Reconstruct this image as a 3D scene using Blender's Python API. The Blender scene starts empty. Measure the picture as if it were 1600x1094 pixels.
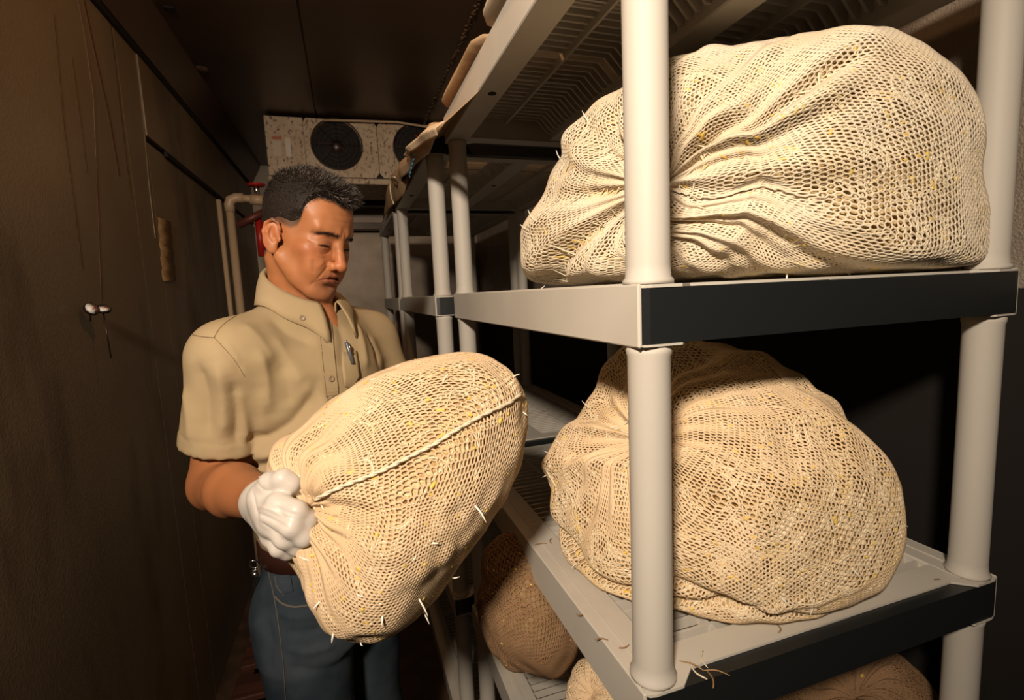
import bpy, math, random
import numpy as np
import openvdb as vdb
from mathutils import Vector, Matrix
from mathutils.bvhtree import BVHTree
random.seed(7); RNG = np.random.default_rng(7)
SC = bpy.context.scene; COL = SC.collection
H = 1.43                                   # camera height
# ------------------------------------------------------------------ camera
YAW, PITCH, ROLL, FPX = .3154, -.1159, -.0449, 775.8
def cam_axes():
    f = np.array([math.sin(YAW)*math.cos(PITCH), math.cos(YAW)*math.cos(PITCH), math.sin(PITCH)])
    r = np.array([math.cos(YAW), -math.sin(YAW), 0.]); u = np.cross(r, f)
    c, s = math.cos(ROLL), math.sin(ROLL)
    return f, c*r+s*u, -s*r+c*u
CF, CR, CU = cam_axes(); CO = np.array([0, 0, H])
cd = bpy.data.cameras.new('camera'); cam = bpy.data.objects.new('camera', cd); COL.objects.link(cam)
cd.sensor_width = 36; cd.lens = FPX/1600*36; cd.clip_start = .02
m = Matrix.Identity(4)
for i in range(3): m[i][0], m[i][1], m[i][2], m[i][3] = CR[i], CU[i], -CF[i], CO[i]
cam.matrix_world = m; SC.camera = cam
cd.dof.use_dof = True; cd.dof.focus_distance = .78; cd.dof.aperture_fstop = 9.0
# ------------------------------------------------------------------ light
SC.view_settings.view_transform = 'Standard'; SC.view_settings.look = 'None'
SC.view_settings.exposure = 0.0; SC.view_settings.gamma = 1; SC.view_settings.use_curve_mapping = False
w = bpy.data.worlds.new('world'); SC.world = w; w.use_nodes = True
w.node_tree.nodes['Background'].inputs[0].default_value = (1, .7, .45, 1)
w.node_tree.nodes['Background'].inputs[1].default_value = .02
def lamp(name, kind, loc, target, power, color, size, spot=None, blend=.6):
    d = bpy.data.lights.new(name, kind); o = bpy.data.objects.new(name, d); COL.objects.link(o)
    o.location = loc; v = Vector(target)-Vector(loc); o.rotation_euler = v.to_track_quat('-Z', 'Y').to_euler()
    d.energy = power; d.color = color
    if kind == 'AREA': d.size = size
    else: d.shadow_soft_size = size
    if spot: d.spot_size = math.radians(spot); d.spot_blend = blend
    return o
lamp('key_flash', 'SPOT', (-.42, -.45, 2.02), (.20, .9, 1.50), 140, (1, .83, .65), .07, 94, 1)
lamp('ceiling_bulb', 'POINT', (.10, 1.12, 2.25), (0, 1.5, 0), 4.2, (1, .52, .22), .03)
# ------------------------------------------------------------------ helpers
def un(px, py, d):                          # pixel + depth along the optical axis -> world point
    return CO + CF*d + CR*((px-800)/FPX*d) - CU*((py-547)/FPX*d)
def ray(px, py):
    v = CF + CR*((px-800)/FPX) - CU*((py-547)/FPX); return v/np.linalg.norm(v)
def plane_pt(px, py, ax, val):
    v = ray(px, py); return CO + v*((val-CO[ax])/v[ax])
def tag(o, label=None, cat=None, group=None, kind=None):
    if label: o['label'] = label
    if cat: o['category'] = cat
    if group: o['group'] = group
    if kind: o['kind'] = kind
    return o
def empty(name, loc=(0, 0, 0), rz=0):
    o = bpy.data.objects.new(name, None); COL.objects.link(o); o.location = loc; o.rotation_euler = (0, 0, rz)
    o.empty_display_size = .05; return o
def link(name, me, mat, parent=None, world=True):
    """world=True: mesh data in world coordinates; keep it there whatever the parent's transform"""
    o = bpy.data.objects.new(name, me); COL.objects.link(o)
    if mat and not me.materials: me.materials.append(mat)
    if parent:
        o.parent = parent
        if world:
            mw = parent_mw(parent); o.matrix_parent_inverse = mw.inverted()
    return o
def parent_mw(o):
    m = Matrix.LocRotScale(o.location, o.rotation_euler, o.scale)
    if o.parent: m = parent_mw(o.parent) @ o.matrix_parent_inverse @ m
    return m
def mesh_np(name, V, quads=None, tris=None, smooth=True):
    V = np.asarray(V, np.float32); me = bpy.data.meshes.new(name)
    nq = 0 if quads is None else len(quads); nt = 0 if tris is None else len(tris)
    me.vertices.add(len(V)); me.vertices.foreach_set('co', V.ravel())
    me.loops.add(nq*4+nt*3); me.polygons.add(nq+nt)
    li = []
    if nq: li.append(np.asarray(quads, np.int32).ravel())
    if nt: li.append(np.asarray(tris, np.int32).ravel())
    me.loops.foreach_set('vertex_index', np.concatenate(li))
    st = np.concatenate([np.arange(nq)*4, nq*4+np.arange(nt)*3]).astype(np.int32)
    me.polygons.foreach_set('loop_start', st)
    me.update(calc_edges=True); me.validate()
    me.polygons.foreach_set('use_smooth', np.full(len(me.polygons), smooth)); me.update()
    return me
class MB:
    """collects simple solids into one mesh"""
    def __init__(s): s.v = []; s.f = []; s.sm = []
    def add(s, v, f, smooth=False):
        n = len(s.v); s.v += [tuple(map(float, p)) for p in v]; s.f += [tuple(i+n for i in q) for q in f]; s.sm += [smooth]*len(f); return s
    def box(s, a, b, c=0.0):
        x0, y0, z0 = a; x1, y1, z1 = b
        if c <= 0:
            v = [(x0,y0,z0),(x1,y0,z0),(x1,y1,z0),(x0,y1,z0),(x0,y0,z1),(x1,y0,z1),(x1,y1,z1),(x0,y1,z1)]
            return s.add(v, [(3,2,1,0),(4,5,6,7),(0,1,5,4),(1,2,6,5),(2,3,7,6),(3,0,4,7)])
        v = []
        for (z, k) in ((z0, c), (z0+c, 0), (z1-c, 0), (z1, c)):
            e = c
            for (x, y) in ((x0+e,y0+k),(x1-e,y0+k),(x1-k,y0+e),(x1-k,y1-e),(x1-e,y1-k),(x0+e,y1-k),(x0+k,y1-e),(x0+k,y0+e)): v.append((x, y, z))
        f = [tuple(range(7, -1, -1)), tuple(range(24, 32))]
        for L in range(3):
            for i in range(8):
                j = (i+1) % 8; f.append((L*8+i, L*8+j, L*8+8+j, L*8+8+i))
        return s.add(v, f)
    def prism(s, poly, z0, z1, axis=2):
        n = len(poly); v = []
        for z in (z0, z1):
            for p in poly:
                q = [p[0], p[1]]; q.insert(axis, z); v.append(q)
        f = [tuple(range(n-1, -1, -1)), tuple(range(n, 2*n))]+[(i, (i+1) % n, n+(i+1) % n, n+i) for i in range(n)]
        return s.add(v, f)
    def tube(s, pts, r, n=10, cap=True, smooth=True):
        P = [np.array(p, float) for p in pts]; R = r if hasattr(r, '__len__') else [r]*len(P)
        v = []; up = None
        for i, p in enumerate(P):
            t = P[min(i+1, len(P)-1)]-P[max(i-1, 0)]; t = t/(np.linalg.norm(t)+1e-9)
            if up is None:
                up = np.cross(t, (0, 0, 1)); 
                if np.linalg.norm(up) < .1: up = np.cross(t, (1, 0, 0))
            up = up - t*(up@t); up = up/np.linalg.norm(up); b = np.cross(t, up)
            for k in range(n):
                a = 2*math.pi*k/n; v.append(p+R[i]*(math.cos(a)*up+math.sin(a)*b))
        f = [(i*n+k, i*n+(k+1) % n, (i+1)*n+(k+1) % n, (i+1)*n+k) for i in range(len(P)-1) for k in range(n)]
        s.add(v, f, smooth)
        if cap:
            s.f += [tuple(len(s.v)-len(v)+k for k in range(n-1, -1, -1)), tuple(len(s.v)-n+k for k in range(n))]; s.sm += [False, False]
        return s
    def lathe(s, prof, c, axis=(0, 0, 1), n=24, smooth=True):
        A = Vector(axis).normalized(); q = Vector((0, 0, 1)).rotation_difference(A); v = []
        for (r, h) in prof:
            for k in range(n):
                a = 2*math.pi*k/n; v.append(tuple(Vector(c)+q @ Vector((r*math.cos(a), r*math.sin(a), h))))
        f = [(i*n+k, i*n+(k+1) % n, (i+1)*n+(k+1) % n, (i+1)*n+k) for i in range(len(prof)-1) for k in range(n)]
        f += [tuple(range(n-1, -1, -1)), tuple(range((len(prof)-1)*n, len(prof)*n))]
        return s.add(v, f, smooth)
    def mesh(s, name):
        me = bpy.data.meshes.new(name); me.from_pydata(s.v, [], s.f); me.polygons.foreach_set('use_smooth', s.sm); me.update(); return me
    def build(s, name, mat, parent=None, world=True): return link(name, s.mesh(name), mat, parent, world)
# ------------------------------------------------------------------ materials
def mat(name, col, rough=.6, metal=0, spec=.5, sub=0, n2=None, scale=20, mixf=(.4, .6), bump=0, bscale=60, bdist=.002, detail=4, sss_r=(1, .3, .1), coords='Object', stretch=(1, 1, 1)):
    M = bpy.data.materials.new(name); M.use_nodes = True; N = M.node_tree.nodes; L = M.node_tree.links
    b = N['Principled BSDF']; b.inputs['Base Color'].default_value = (*col, 1); b.inputs['Roughness'].default_value = rough
    b.inputs['Metallic'].default_value = metal; b.inputs['Specular IOR Level'].default_value = spec
    if sub:
        b.inputs['Subsurface Weight'].default_value = sub; b.inputs['Subsurface Radius'].default_value = sss_r; b.inputs['Subsurface Scale'].default_value = .006
    tc = N.new('ShaderNodeTexCoord'); mp = N.new('ShaderNodeMapping'); L.new(tc.outputs[coords], mp.inputs[0]); mp.inputs['Scale'].default_value = stretch
    if n2:
        t = N.new('ShaderNodeTexNoise'); t.inputs['Scale'].default_value = scale; t.inputs['Detail'].default_value = detail; L.new(mp.outputs[0], t.inputs[0])
        r = N.new('ShaderNodeValToRGB'); r.color_ramp.elements[0].position = mixf[0]; r.color_ramp.elements[1].position = mixf[1]
        r.color_ramp.elements[0].color = (*col, 1); r.color_ramp.elements[1].color = (*n2, 1)
        L.new(t.outputs[0], r.inputs[0]); L.new(r.outputs[0], b.inputs['Base Color'])
    if bump:
        t = N.new('ShaderNodeTexNoise'); t.inputs['Scale'].default_value = bscale; t.inputs['Detail'].default_value = 3; L.new(mp.outputs[0], t.inputs[0])
        u = N.new('ShaderNodeBump'); u.inputs['Strength'].default_value = bump; u.inputs['Distance'].default_value = bdist
        L.new(t.outputs[0], u.inputs['Height']); L.new(u.outputs[0], b.inputs['Normal'])
    return M
def add_stains(M, specks, col, scale, lo, hi, stretch=(1, 1, 1)):
    """a second, darker layer of grime over the base colour"""
    N = M.node_tree.nodes; L = M.node_tree.links; b = N['Principled BSDF']
    tc = N.new('ShaderNodeTexCoord'); mp = N.new('ShaderNodeMapping'); mp.inputs['Scale'].default_value = stretch; L.new(tc.outputs['Object'], mp.inputs[0])
    t = N.new('ShaderNodeTexNoise'); t.inputs['Scale'].default_value = scale; t.inputs['Detail'].default_value = 8; t.inputs['Roughness'].default_value = specks; L.new(mp.outputs[0], t.inputs[0])
    r = N.new('ShaderNodeValToRGB'); r.color_ramp.elements[0].position = lo; r.color_ramp.elements[1].position = hi
    r.color_ramp.elements[0].color = (0, 0, 0, 1); r.color_ramp.elements[1].color = (1, 1, 1, 1); L.new(t.outputs[0], r.inputs[0])
    x = N.new('ShaderNodeMix'); x.data_type = 'RGBA'; L.new(r.outputs[0], x.inputs[0])
    s = b.inputs['Base Color']
    if s.links: L.new(s.links[0].from_socket, x.inputs[6])
    else: x.inputs[6].default_value = s.default_value
    x.inputs[7].default_value = (*col, 1); L.new(x.outputs[2], s); return M
Mwall = mat('bronze_embossed_metal', (.235, .18, .12), .42, .15, .5, n2=(.33, .26, .175), scale=2.2, mixf=(.3, .7), bump=.4, bscale=190, bdist=.0014)
add_stains(Mwall, .6, (.035, .022, .013), 3, .55, .75, (1, .8, .25))
Mceil = mat('dark_ceiling_metal', (.070, .044, .030), .38, .3, .5, n2=(.105, .066, .042), scale=2, mixf=(.3, .7), bump=.2, bscale=60)
Mback = mat('grey_galvanised_wall', (.25, .19, .145), .45, .3, .5, n2=(.36, .29, .22), scale=7, mixf=(.3, .7), bump=.15, bscale=40)
Mright = mat('embossed_beige_wall', (.27, .22, .17), .55, .1, .5, n2=(.33, .27, .21), scale=6, bump=1, bscale=230, bdist=.003)
Mfloor = mat('stained_floor', (.05, .03, .02), .6, n2=(.09, .05, .03), scale=9, bump=.3)
Mdark = mat('black_gap', (.008, .006, .005), .8)
Mseam = mat('rusty_sealant', (.10, .055, .025), .8, n2=(.05, .028, .014), scale=60, bump=.6, bscale=120)
Mshelf = mat('warm_grey_resin', (.60, .565, .50), .5, 0, .35, n2=(.56, .52, .455), scale=5, bump=.06, bscale=400, bdist=.0006)
add_stains(Mshelf, .7, (.25, .16, .09), 26, .68, .80)
Mpost = mat('warm_grey_post', (.57, .535, .475), .6, 0, .4, n2=(.57, .53, .47), scale=9)
Mblack = mat('black_resin_panel', (.012, .014, .015), .42, 0, .5, bump=.05, bscale=200)
Mnet = mat('cream_cotton_net', (.71, .53, .345), .85, 0, .15, n2=(.63, .46, .28), scale=14, mixf=(.35, .65))
Mspr = mat('bean_sprout_stems', (.80, .71, .52), .4, 0, .4, n2=(.78, .60, .26), scale=30, mixf=(.5, .68))
Msprw = mat('white_sprout', (.9, .86, .74), .35, 0, .5)
Mhead = mat('yellow_sprout_head', (.75, .52, .10), .45)
Mfill = mat('packed_sprouts', (.50, .33, .14), .75, 0, .2, n2=(.74, .60, .34), scale=75, mixf=(.42, .60), bump=1, bscale=160, bdist=.004, stretch=(1, 1, 2.2))
add_stains(Mfill, .6, (.22, .11, .035), 60, .56, .64)
Mnet_pale = mat('pale_cotton_net', (.83, .72, .56), .85, 0, .15, n2=(.77, .64, .46), scale=14, mixf=(.35, .65))
Mnet_tan = mat('tan_cotton_net', (.80, .61, .40), .85, 0, .15, n2=(.73, .54, .33), scale=14, mixf=(.35, .65))
Mnet_dark = mat('brown_net_painted_shade', (.30, .18, .10), .85, 0, .15, n2=(.25, .15, .08), scale=14, mixf=(.35, .65))  # brown net, darkened further: the bottom shelf's shade is painted into its colour
Mfill_dark = mat('packed_sprouts_painted_shade', (.26, .15, .06), .8, 0, .2, n2=(.36, .24, .12), scale=75, mixf=(.42, .60), bump=1, bscale=160, bdist=.004)  # filling darkened to match, with the shade in its colour
Mcord = mat('cotton_seam_cord', (.78, .68, .52), .9, 0, .1)
Mshirt = mat('khaki_twill', (.42, .315, .185), .85, 0, .15, n2=(.385, .29, .165), scale=6, bump=.12, bscale=700, bdist=.0006)
Mstitch = mat('dark_khaki_stitching', (.20, .14, .075), .9, 0, .1)
Mbutton = mat('khaki_button', (.30, .22, .14), .4, 0, .5)
Mjean = mat('faded_blue_denim', (.018, .027, .038), .85, 0, .15, n2=(.055, .070, .086), scale=9, mixf=(.4, .75), bump=.25, bscale=600, bdist=.0008)
Mjst = mat('pale_denim_edge', (.10, .085, .07), .9)
Mbelt = mat('brown_leather', (.03, .010, .006), .4)
Mglove = mat('white_latex', (.60, .55, .50), .38, 0, .45, sub=.15, bump=.25, bscale=60, bdist=.002)
Mpvc = mat('cream_pvc', (.50, .36, .23), .4)
Mred = mat('red_paint', (.40, .015, .01), .4)
Mkraft = mat('kraft_paper', (.50, .34, .20), .75, 0, .2, n2=(.42, .27, .15), scale=8, bump=.5, bscale=16, bdist=.006)
Mkraftl = mat('pale_paper_lining', (.78, .60, .40), .6, 0, .3, bump=.5, bscale=20, bdist=.006)
Mblue = mat('blue_ink', (.02, .16, .27), .6)
Mprint = mat('printed_sack_base', (.62, .52, .40), .7)
Mcoil = mat('painted_housing', (.55, .44, .32), .5, 0, .4, n2=(.48, .36, .24), scale=9)
add_stains(Mcoil, .75, (.05, .022, .010), 60, .53, .60, (1, 1, .6))
Mblade = mat('dark_fan_blade', (.025, .012, .010), .35, .3)
Mwire = mat('dark_wire', (.05, .03, .025), .35, .7)
Mlabel = mat('paper_label', (.55, .47, .38), .6)
Mwood = mat('red_brown_wood', (.09, .028, .014), .7, n2=(.045, .014, .008), scale=12, stretch=(.2, 3, 3))
Mtape = mat('masking_tape', (.33, .20, .085), .6, n2=(.26, .15, .06), scale=22, bump=.8, bscale=30, bdist=.004, stretch=(1, 1, 4))
Msteel = mat('steel', (.6, .6, .6), .25, 1)
Mdial = mat('dial_face', (.85, .82, .78), .3)
Mpen = mat('pen_grey', (.10, .10, .12), .3)
# skin: colour varies with a painted 'tone' attribute (blood tone, brows, lips, and shade painted in the mouth crease)
Mskin = mat('skin', (.36, .165, .085), .50, 0, .45, sub=.12, sss_r=(1, .35, .15), bump=.12, bscale=260, bdist=.0006)
N = Mskin.node_tree.nodes; L = Mskin.node_tree.links
at_ = N.new('ShaderNodeAttribute'); at_.attribute_name = 'tone'; L.new(at_.outputs['Color'], N['Principled BSDF'].inputs['Base Color'])
Mbrow = mat('brow_hair', (.06, .04, .03), .7, 0, .2); Mhair = mat('dark_hair', (.018, .012, .009), .65, 0, .25); Mhairg = mat('grey_hair', (.26, .22, .19), .4, 0, .5)
Meye = mat('dark_eye', (.012, .007, .005), .12, 0, .7)
# ------------------------------------------------------------------ room
XL, XR, YB, ZC, YF = -.57, 1.03, 3.92, H+.95, -1.2
def wall_panels(): pass
tag(MB().box((XL-.12, YF, -.06), (XR+.12, YB+.1, 0)).build('floor', Mfloor), kind='structure')
ceil = tag(MB().box((XL-.12, YF, ZC+.012), (XR+.12, YB+.1, ZC+.08)).build('ceiling', Mceil), kind='structure')
wl = tag(MB().box((XL-.12, YF, 0), (XL-.012, YB+.1, ZC+.012)).build('wall_left', Mdark), kind='structure')
wr = tag(MB().box((XR+.012, YF, 0), (XR+.12, YB+.1, ZC+.012)).build('wall_right', Mdark), kind='structure')
wb = tag(MB().box((XL-.012, YB+.012, 0), (XR+.012, YB+.1, ZC+.012)).build('wall_back', Mback), kind='structure')
tag(MB().box((XL-.12, YF-.1, 0), (XR+.12, YF, ZC+.08)).build('wall_front', Mceil), kind='structure')
# left wall: sheet panels with open joints
def lp(px, py): return plane_pt(px, py, 0, XL)
ysj = lp(215, 110)[1]; zj = lp(285, 262)[2]
ys = [YF, lp(178, 60)[1]-.9, lp(178, 60)[1], ysj, YB]
for i in range(3): MB().box((XL-.012, ys[i]+.0015, 0), (XL, ys[i+1]-.0015, ZC), .001).build('panel', Mwall, wl)
MB().box((XL-.012, ysj+.0015, 0), (XL, YB, zj-.010), .001).build('panel', Mwall, wl)
MB().box((XL-.012, ysj+.0015, zj+.010), (XL+.004, YB, ZC), .001).build('panel', Mwall, wl)
yg = lp(255, 236)[1]
MB().box((XL, yg, zj-.016), (XL+.012, lp(342, 308)[1], zj+.004), .002).build('door_track', Mdark, wl)
def strip(mb, pts, w, t=.0015, nx=(1, 0, 0)):
    # flat bead on the wall running through pts
    P = [np.array(p) for p in pts]; nx = np.array(nx, float)
    for a, b in zip(P[:-1], P[1:]):
        d = b-a; d /= np.linalg.norm(d); s = np.cross(d, nx)*w/2
        o = nx*t
        mb.add([a-s, a+s, b+s, b-s, a-s+o, a+s+o, b+s+o, b-s+o], [(0,1,2,3),(7,6,5,4),(0,4,5,1),(1,5,6,2),(2,6,7,3),(3,7,4,0)])
Mdrip = mat('pale_drip_mark', (.24, .17, .11), .5); Mdrip2 = mat('rust_drip_mark', (.13, .060, .024), .6); Mscr = mat('bare_metal_scratch', (.42, .33, .22), .4, .5)
def drip(pts, w, m, t=.0006):
    mb = MB(); P = [lp(*p) for p in pts]; strip(mb, [q+np.array([.0003, 0, 0]) for q in P], w, t); mb.build('drip_mark', m, wl)
drip([(122, 0), (133, 60), (146, 150), (150, 245)], .006, Mdrip)
drip([(131, 0), (150, 90), (172, 190), (186, 275)], .010, Mdrip2)
drip([(150, 245), (153, 330), (158, 470)], .003, Mdrip2)
drip([(84, 20), (100, 200), (128, 420)], .0016, Mseam)
drip([(112, 90), (125, 190), (135, 270)], .003, Mdrip2)
drip([(205, 30), (216, 120), (224, 190)], .003, Mscr)
drip([(224, 190), (232, 280), (240, 350), (243, 372)], .004, Mscr)
drip([(168, 5), (180, 100), (196, 240), (205, 310)], .003, Mseam)
tp = MB(); P = [lp(*p) for p in ((245, 340), (264, 346), (273, 440), (253, 441))]
V = []
nseg = 14
for i in range(nseg+1):
    t = i/nseg; a = P[0]*(1-t)+P[3]*t; b = P[1]*(1-t)+P[2]*t
    off = .004+.003*math.sin(i*1.9)
    for q, o in ((a, off*.6), (a*.5+b*.5, off), (b, .002+off*.5)): V.append(q+np.array([o, 0, .004*math.sin(i*2.3)]))
F = [(i*3+k, i*3+k+1, i*3+k+4, i*3+k+3) for i in range(nseg) for k in (0, 1)]
tp.add(V, F, True); o = tp.build('tape_strip', Mtape); tag(o, 'torn strip of brown masking tape stuck on the dark left wall', 'tape')
md = o.modifiers.new('s', 'SOLIDIFY'); md.thickness = .0012
# cove between left wall and ceiling
MB().prism([(XL+.001, ZC-.11), (XL+.001, ZC-.13), (XL+.014, ZC-.13), (XL+.075, ZC-.012), (XL+.075, ZC+.004), (XL+.001, ZC+.004)], YF+.01, YB-.01, 1).build('trim_1', Mceil).__setitem__('kind', 'structure')
MB().box((XL+.001, YF+.01, ZC-.150), (XL+.011, YB-.01, ZC-.131)).build('trim_2', Mdark).__setitem__('kind', 'structure')
# ceiling sheets with joints
def cp(px, py): return plane_pt(px, py, 2, ZC)
xs1 = cp(484, 120)[0]; xs2 = cp(700, 110)[0]
for a, b in ((XL+.01, xs1-.003), (xs1+.003, xs2-.002), (xs2+.002, XR)):
    MB().box((a, YF, ZC), (b, YB, ZC+.012), .001).build('panel', Mceil, ceil)
mb = MB(); 
for i in range(150):                         # crumbly sealant bead along the right-hand joint
    y = .95+i*.014; r = .006+.006*random.random()
    mb.lathe([(r*.4, -r*.5), (r, 0), (r*.5, r*.4)], (xs2+random.uniform(-.006, .006), y, ZC-.001), (random.uniform(-1, 1), random.uniform(-1, 1), 3), 6)
tag(mb.build('sealant_bead', Mseam, ceil), kind='stuff')
c = cp(265, 12); tag(MB().box((c[0]-.016, c[1]-.016, ZC-.008), (c[0]+.016, c[1]+.016, ZC), .002).build('ceiling_clip', Mdark), 'small square black clip on the dark ceiling', 'clip')
c = cp(315, 107); tag(MB().lathe([(.026, 0), (.026, -.004), (.018, -.010), (.008, -.012)], (c[0], c[1], ZC), n=20).build('ceiling_plug', Mseam), 'small round brown plug on the ceiling near the left wall', 'plug')
# ceiling lamp (the warm glow at the top edge of the photograph comes from it)
# right wall sheet
MB().box((XR, YF, 0), (XR+.012, YB, ZC), .001).build('panel', Mright, wr)
MB().box((XL, YB, 0), (XR, YB+.012, ZC), .001).build('panel', Mback, wb)
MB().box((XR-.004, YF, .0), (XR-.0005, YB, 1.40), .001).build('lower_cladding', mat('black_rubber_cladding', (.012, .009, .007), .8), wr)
# ------------------------------------------------------------------ shelving
def slat_mesh(x0, x1, t=.0050):
    m_ = MB(); m_.prism([(x0, -.003), (x1, -.003), (x1, -.046), (x1-.010, -.046), (x1-.040, -.016), (x0, -.016)], -t/2, t/2, 1); return m_.mesh('slat')
UL, UW, FH = .914, .6055, .065
def make_shelf(unit, z, fh, single, far=False):
    b = MB(); bw = .056
    for x0 in (0, UW-bw): b.box((x0, .02, -fh), (x0+bw, UL-.02, 0), .0025)
    for x0 in (0, UW-.0045): b.box((x0-.0004, .0035, -fh-.0003), (x0+.0049, UL-.0035, .0002), .0018)
    b.box((UW/2-.028, .02, -fh+.004), (UW/2+.028, UL-.02, -.001), .0025)
    for ya, yb, s in ((0, .062, 1), (UL-.062, UL, -1)):
        # end beam with a recess for the black panel, chamfered corners
        e = ya if s > 0 else yb; q = lambda d: e+s*d
        poly = [(.0, q(.012)), (.006, q(.002)), (.014, q(0)), (.050, q(0)), (.075, q(.020)), (UW-.075, q(.020)), (UW-.050, q(0)), (UW-.014, q(0)), (UW-.006, q(.002)), (UW, q(.012)), (UW, q(.062)), (0, q(.062))]
        if s < 0: poly = poly[::-1]
        b.prism(poly, -.004, -.0007); b.prism(poly, -fh+.0007, -fh+.003)
        inner = [(.0, q(.016)), (.006, q(.008)), (.075, q(.024)), (UW-.075, q(.024)), (UW-.006, q(.008)), (UW, q(.016)), (UW, q(.062)), (0, q(.062))]
        if s < 0: inner = inner[::-1]
        b.prism(inner, -fh+.002, -.003)
    b.box((bw, UL*.36-.004, -.012), (UW-bw, UL*.36+.004, -.002)); b.box((bw, UL*.68-.004, -.012), (UW-bw, UL*.68+.004, -.002))
    for xx in (.150, .45): b.box((xx-.0025, .06, -.028), (xx+.0025, UL-.06, -.0045))
    b.box((.02, .06, -.0), (.028, UL-.06, .0016)); b.box((UW-.028, .06, 0), (UW-.02, UL-.06, .0016))
    sh = b.build('shelf', Mshelf, unit, False); sh.location = (0, 0, z)
    for s, e in ((1, 0), (-1, UL)):
        k = MB(); q = lambda d: e+s*d
        p = [(.004, q(.014)), (.004, q(.003)), (.012, q(.0012)), (UW-.012, q(.0012)), (UW-.004, q(.003)), (UW-.004, q(.014)), (UW-.075, q(.024)), (.075, q(.024))]
        if s < 0: p = p[::-1]
        k.prism(p, -fh+.0032, -.0045)
        o = k.build('end_panel', Mblack, sh, False); o['label'] = 'black end panel'
    for y in (.36, .5):
        pass
    for xx, yy in ((.030, UL*.62), (UW/2, UL*.42)):
        o = MB().lathe([(.0085, -.0012), (.0085, .001)], (xx, yy, -fh+(.004 if xx > .1 else 0)), n=16, smooth=False).build('drain_hole', Mdark, sh, False)
    ys_ = np.arange(.078, UL-.068, .0212)
    if single:
        for x0, x1 in ((bw, UW/2-.028), (UW/2+.028, UW-bw)):
            me = slat_mesh(x0, x1); me.materials.append(Mshelf)
            for y in ys_:
                o = bpy.data.objects.new('slat', me); COL.objects.link(o); o.parent = sh; o.location = (0, y, 0)
    else:
        k = MB()
        for x0, x1 in ((bw, UW/2-.028), (UW/2+.028, UW-bw)):
            for y in ys_: k.prism([(x0, -.003), (x1, -.003), (x1, -.046), (x1-.010, -.046), (x1-.040, -.016), (x0, -.016)], y-.0028, y+.0028, 1)
        tag(k.build('slats', Mshelf, sh, False), kind='stuff')
    return sh
def make_unit(x, y, levels, fh, single, label, rz=0, bottom_gap=0):
    U = empty('shelving_unit', (x, y, 0), rz); tag(U, label, 'shelving', 'resin shelving units along the right side')
    for i, z in enumerate(levels):
        make_shelf(U, z, fh, i in single)
        zb = 0 if i == 0 else levels[i-1]
        zt = z-fh
        if zt-zb > .03:
            for (px_, py_) in ((.027, .027), (UW-.027, .027), (.027, UL-.027), (UW-.027, UL-.027)):
                prof = [(.0268, 0), (.0268, .004), (.0240, .007), (.0232, .02), (.0228, (zt-zb)*.5), (.0232, zt-zb-.012), (.0245, zt-zb-.008), (.0245, zt-zb)]
                o = MB().lathe(prof, (0, 0, 0), n=20).build('post', Mpost, U, False); o.location = (px_, py_, zb); o.rotation_euler = (0, 0, .15)
    return U
sp = .4545
L1 = [H+.0022+sp*k-.0 for k in (-3, -2, -1, 0, 1)]
L1[2] = H+.0022-.4522; L1[4] = H+.0022+.4592
U1 = make_unit(.2786, .4331, L1, FH, (2, 3, 4), 'nearest pale grey resin shelving unit, holding the two big cream sacks')
L2 = [z-.006 for z in L1]; L2[4] = L1[4]-.022; L2[3] = L1[3]-.004
U2 = make_unit(.236, 1.395, L2, .057, (), 'middle pale grey resin shelving unit, kraft paper hanging over its top')
L3 = [z-.004 for z in L2]
U3 = make_unit(.228, 2.345, L3, .057, (), 'farthest pale grey resin shelving unit, next to the grey back wall')
LOWZ, MIDZ, TOPZ, BOTZ = L1[2], L1[3], L1[4], L1[1]
# ------------------------------------------------------------------ sacks of bean sprouts
def unit(v): return v/(np.linalg.norm(v, axis=-1, keepdims=True)+1e-12)
class Noise:
    """smooth sum of random plane waves"""
    def __init__(s, freq, n=10, seed=0):
        g = np.random.default_rng(seed); s.k = unit(g.normal(size=(n, 3)))*freq*g.uniform(.6, 1.5, (n, 1)); s.p = g.uniform(0, 6.28, n); s.n = n
    def __call__(s, P): return np.sin(P@s.k.T+s.p).sum(1)/math.sqrt(s.n)
def spline(pts, n):
    P = np.array(pts, float); t = np.concatenate([[0], np.cumsum(np.linalg.norm(np.diff(P, axis=0), axis=1))]); u = np.linspace(0, t[-1], n)
    out = np.stack([np.interp(u, t, P[:, k]) for k in range(P.shape[1])], 1)
    for _ in range(max(1, n//(2*len(pts)))): out[1:-1] = (out[:-2]+2*out[1:-1]+out[2:])/4
    return out
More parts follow.
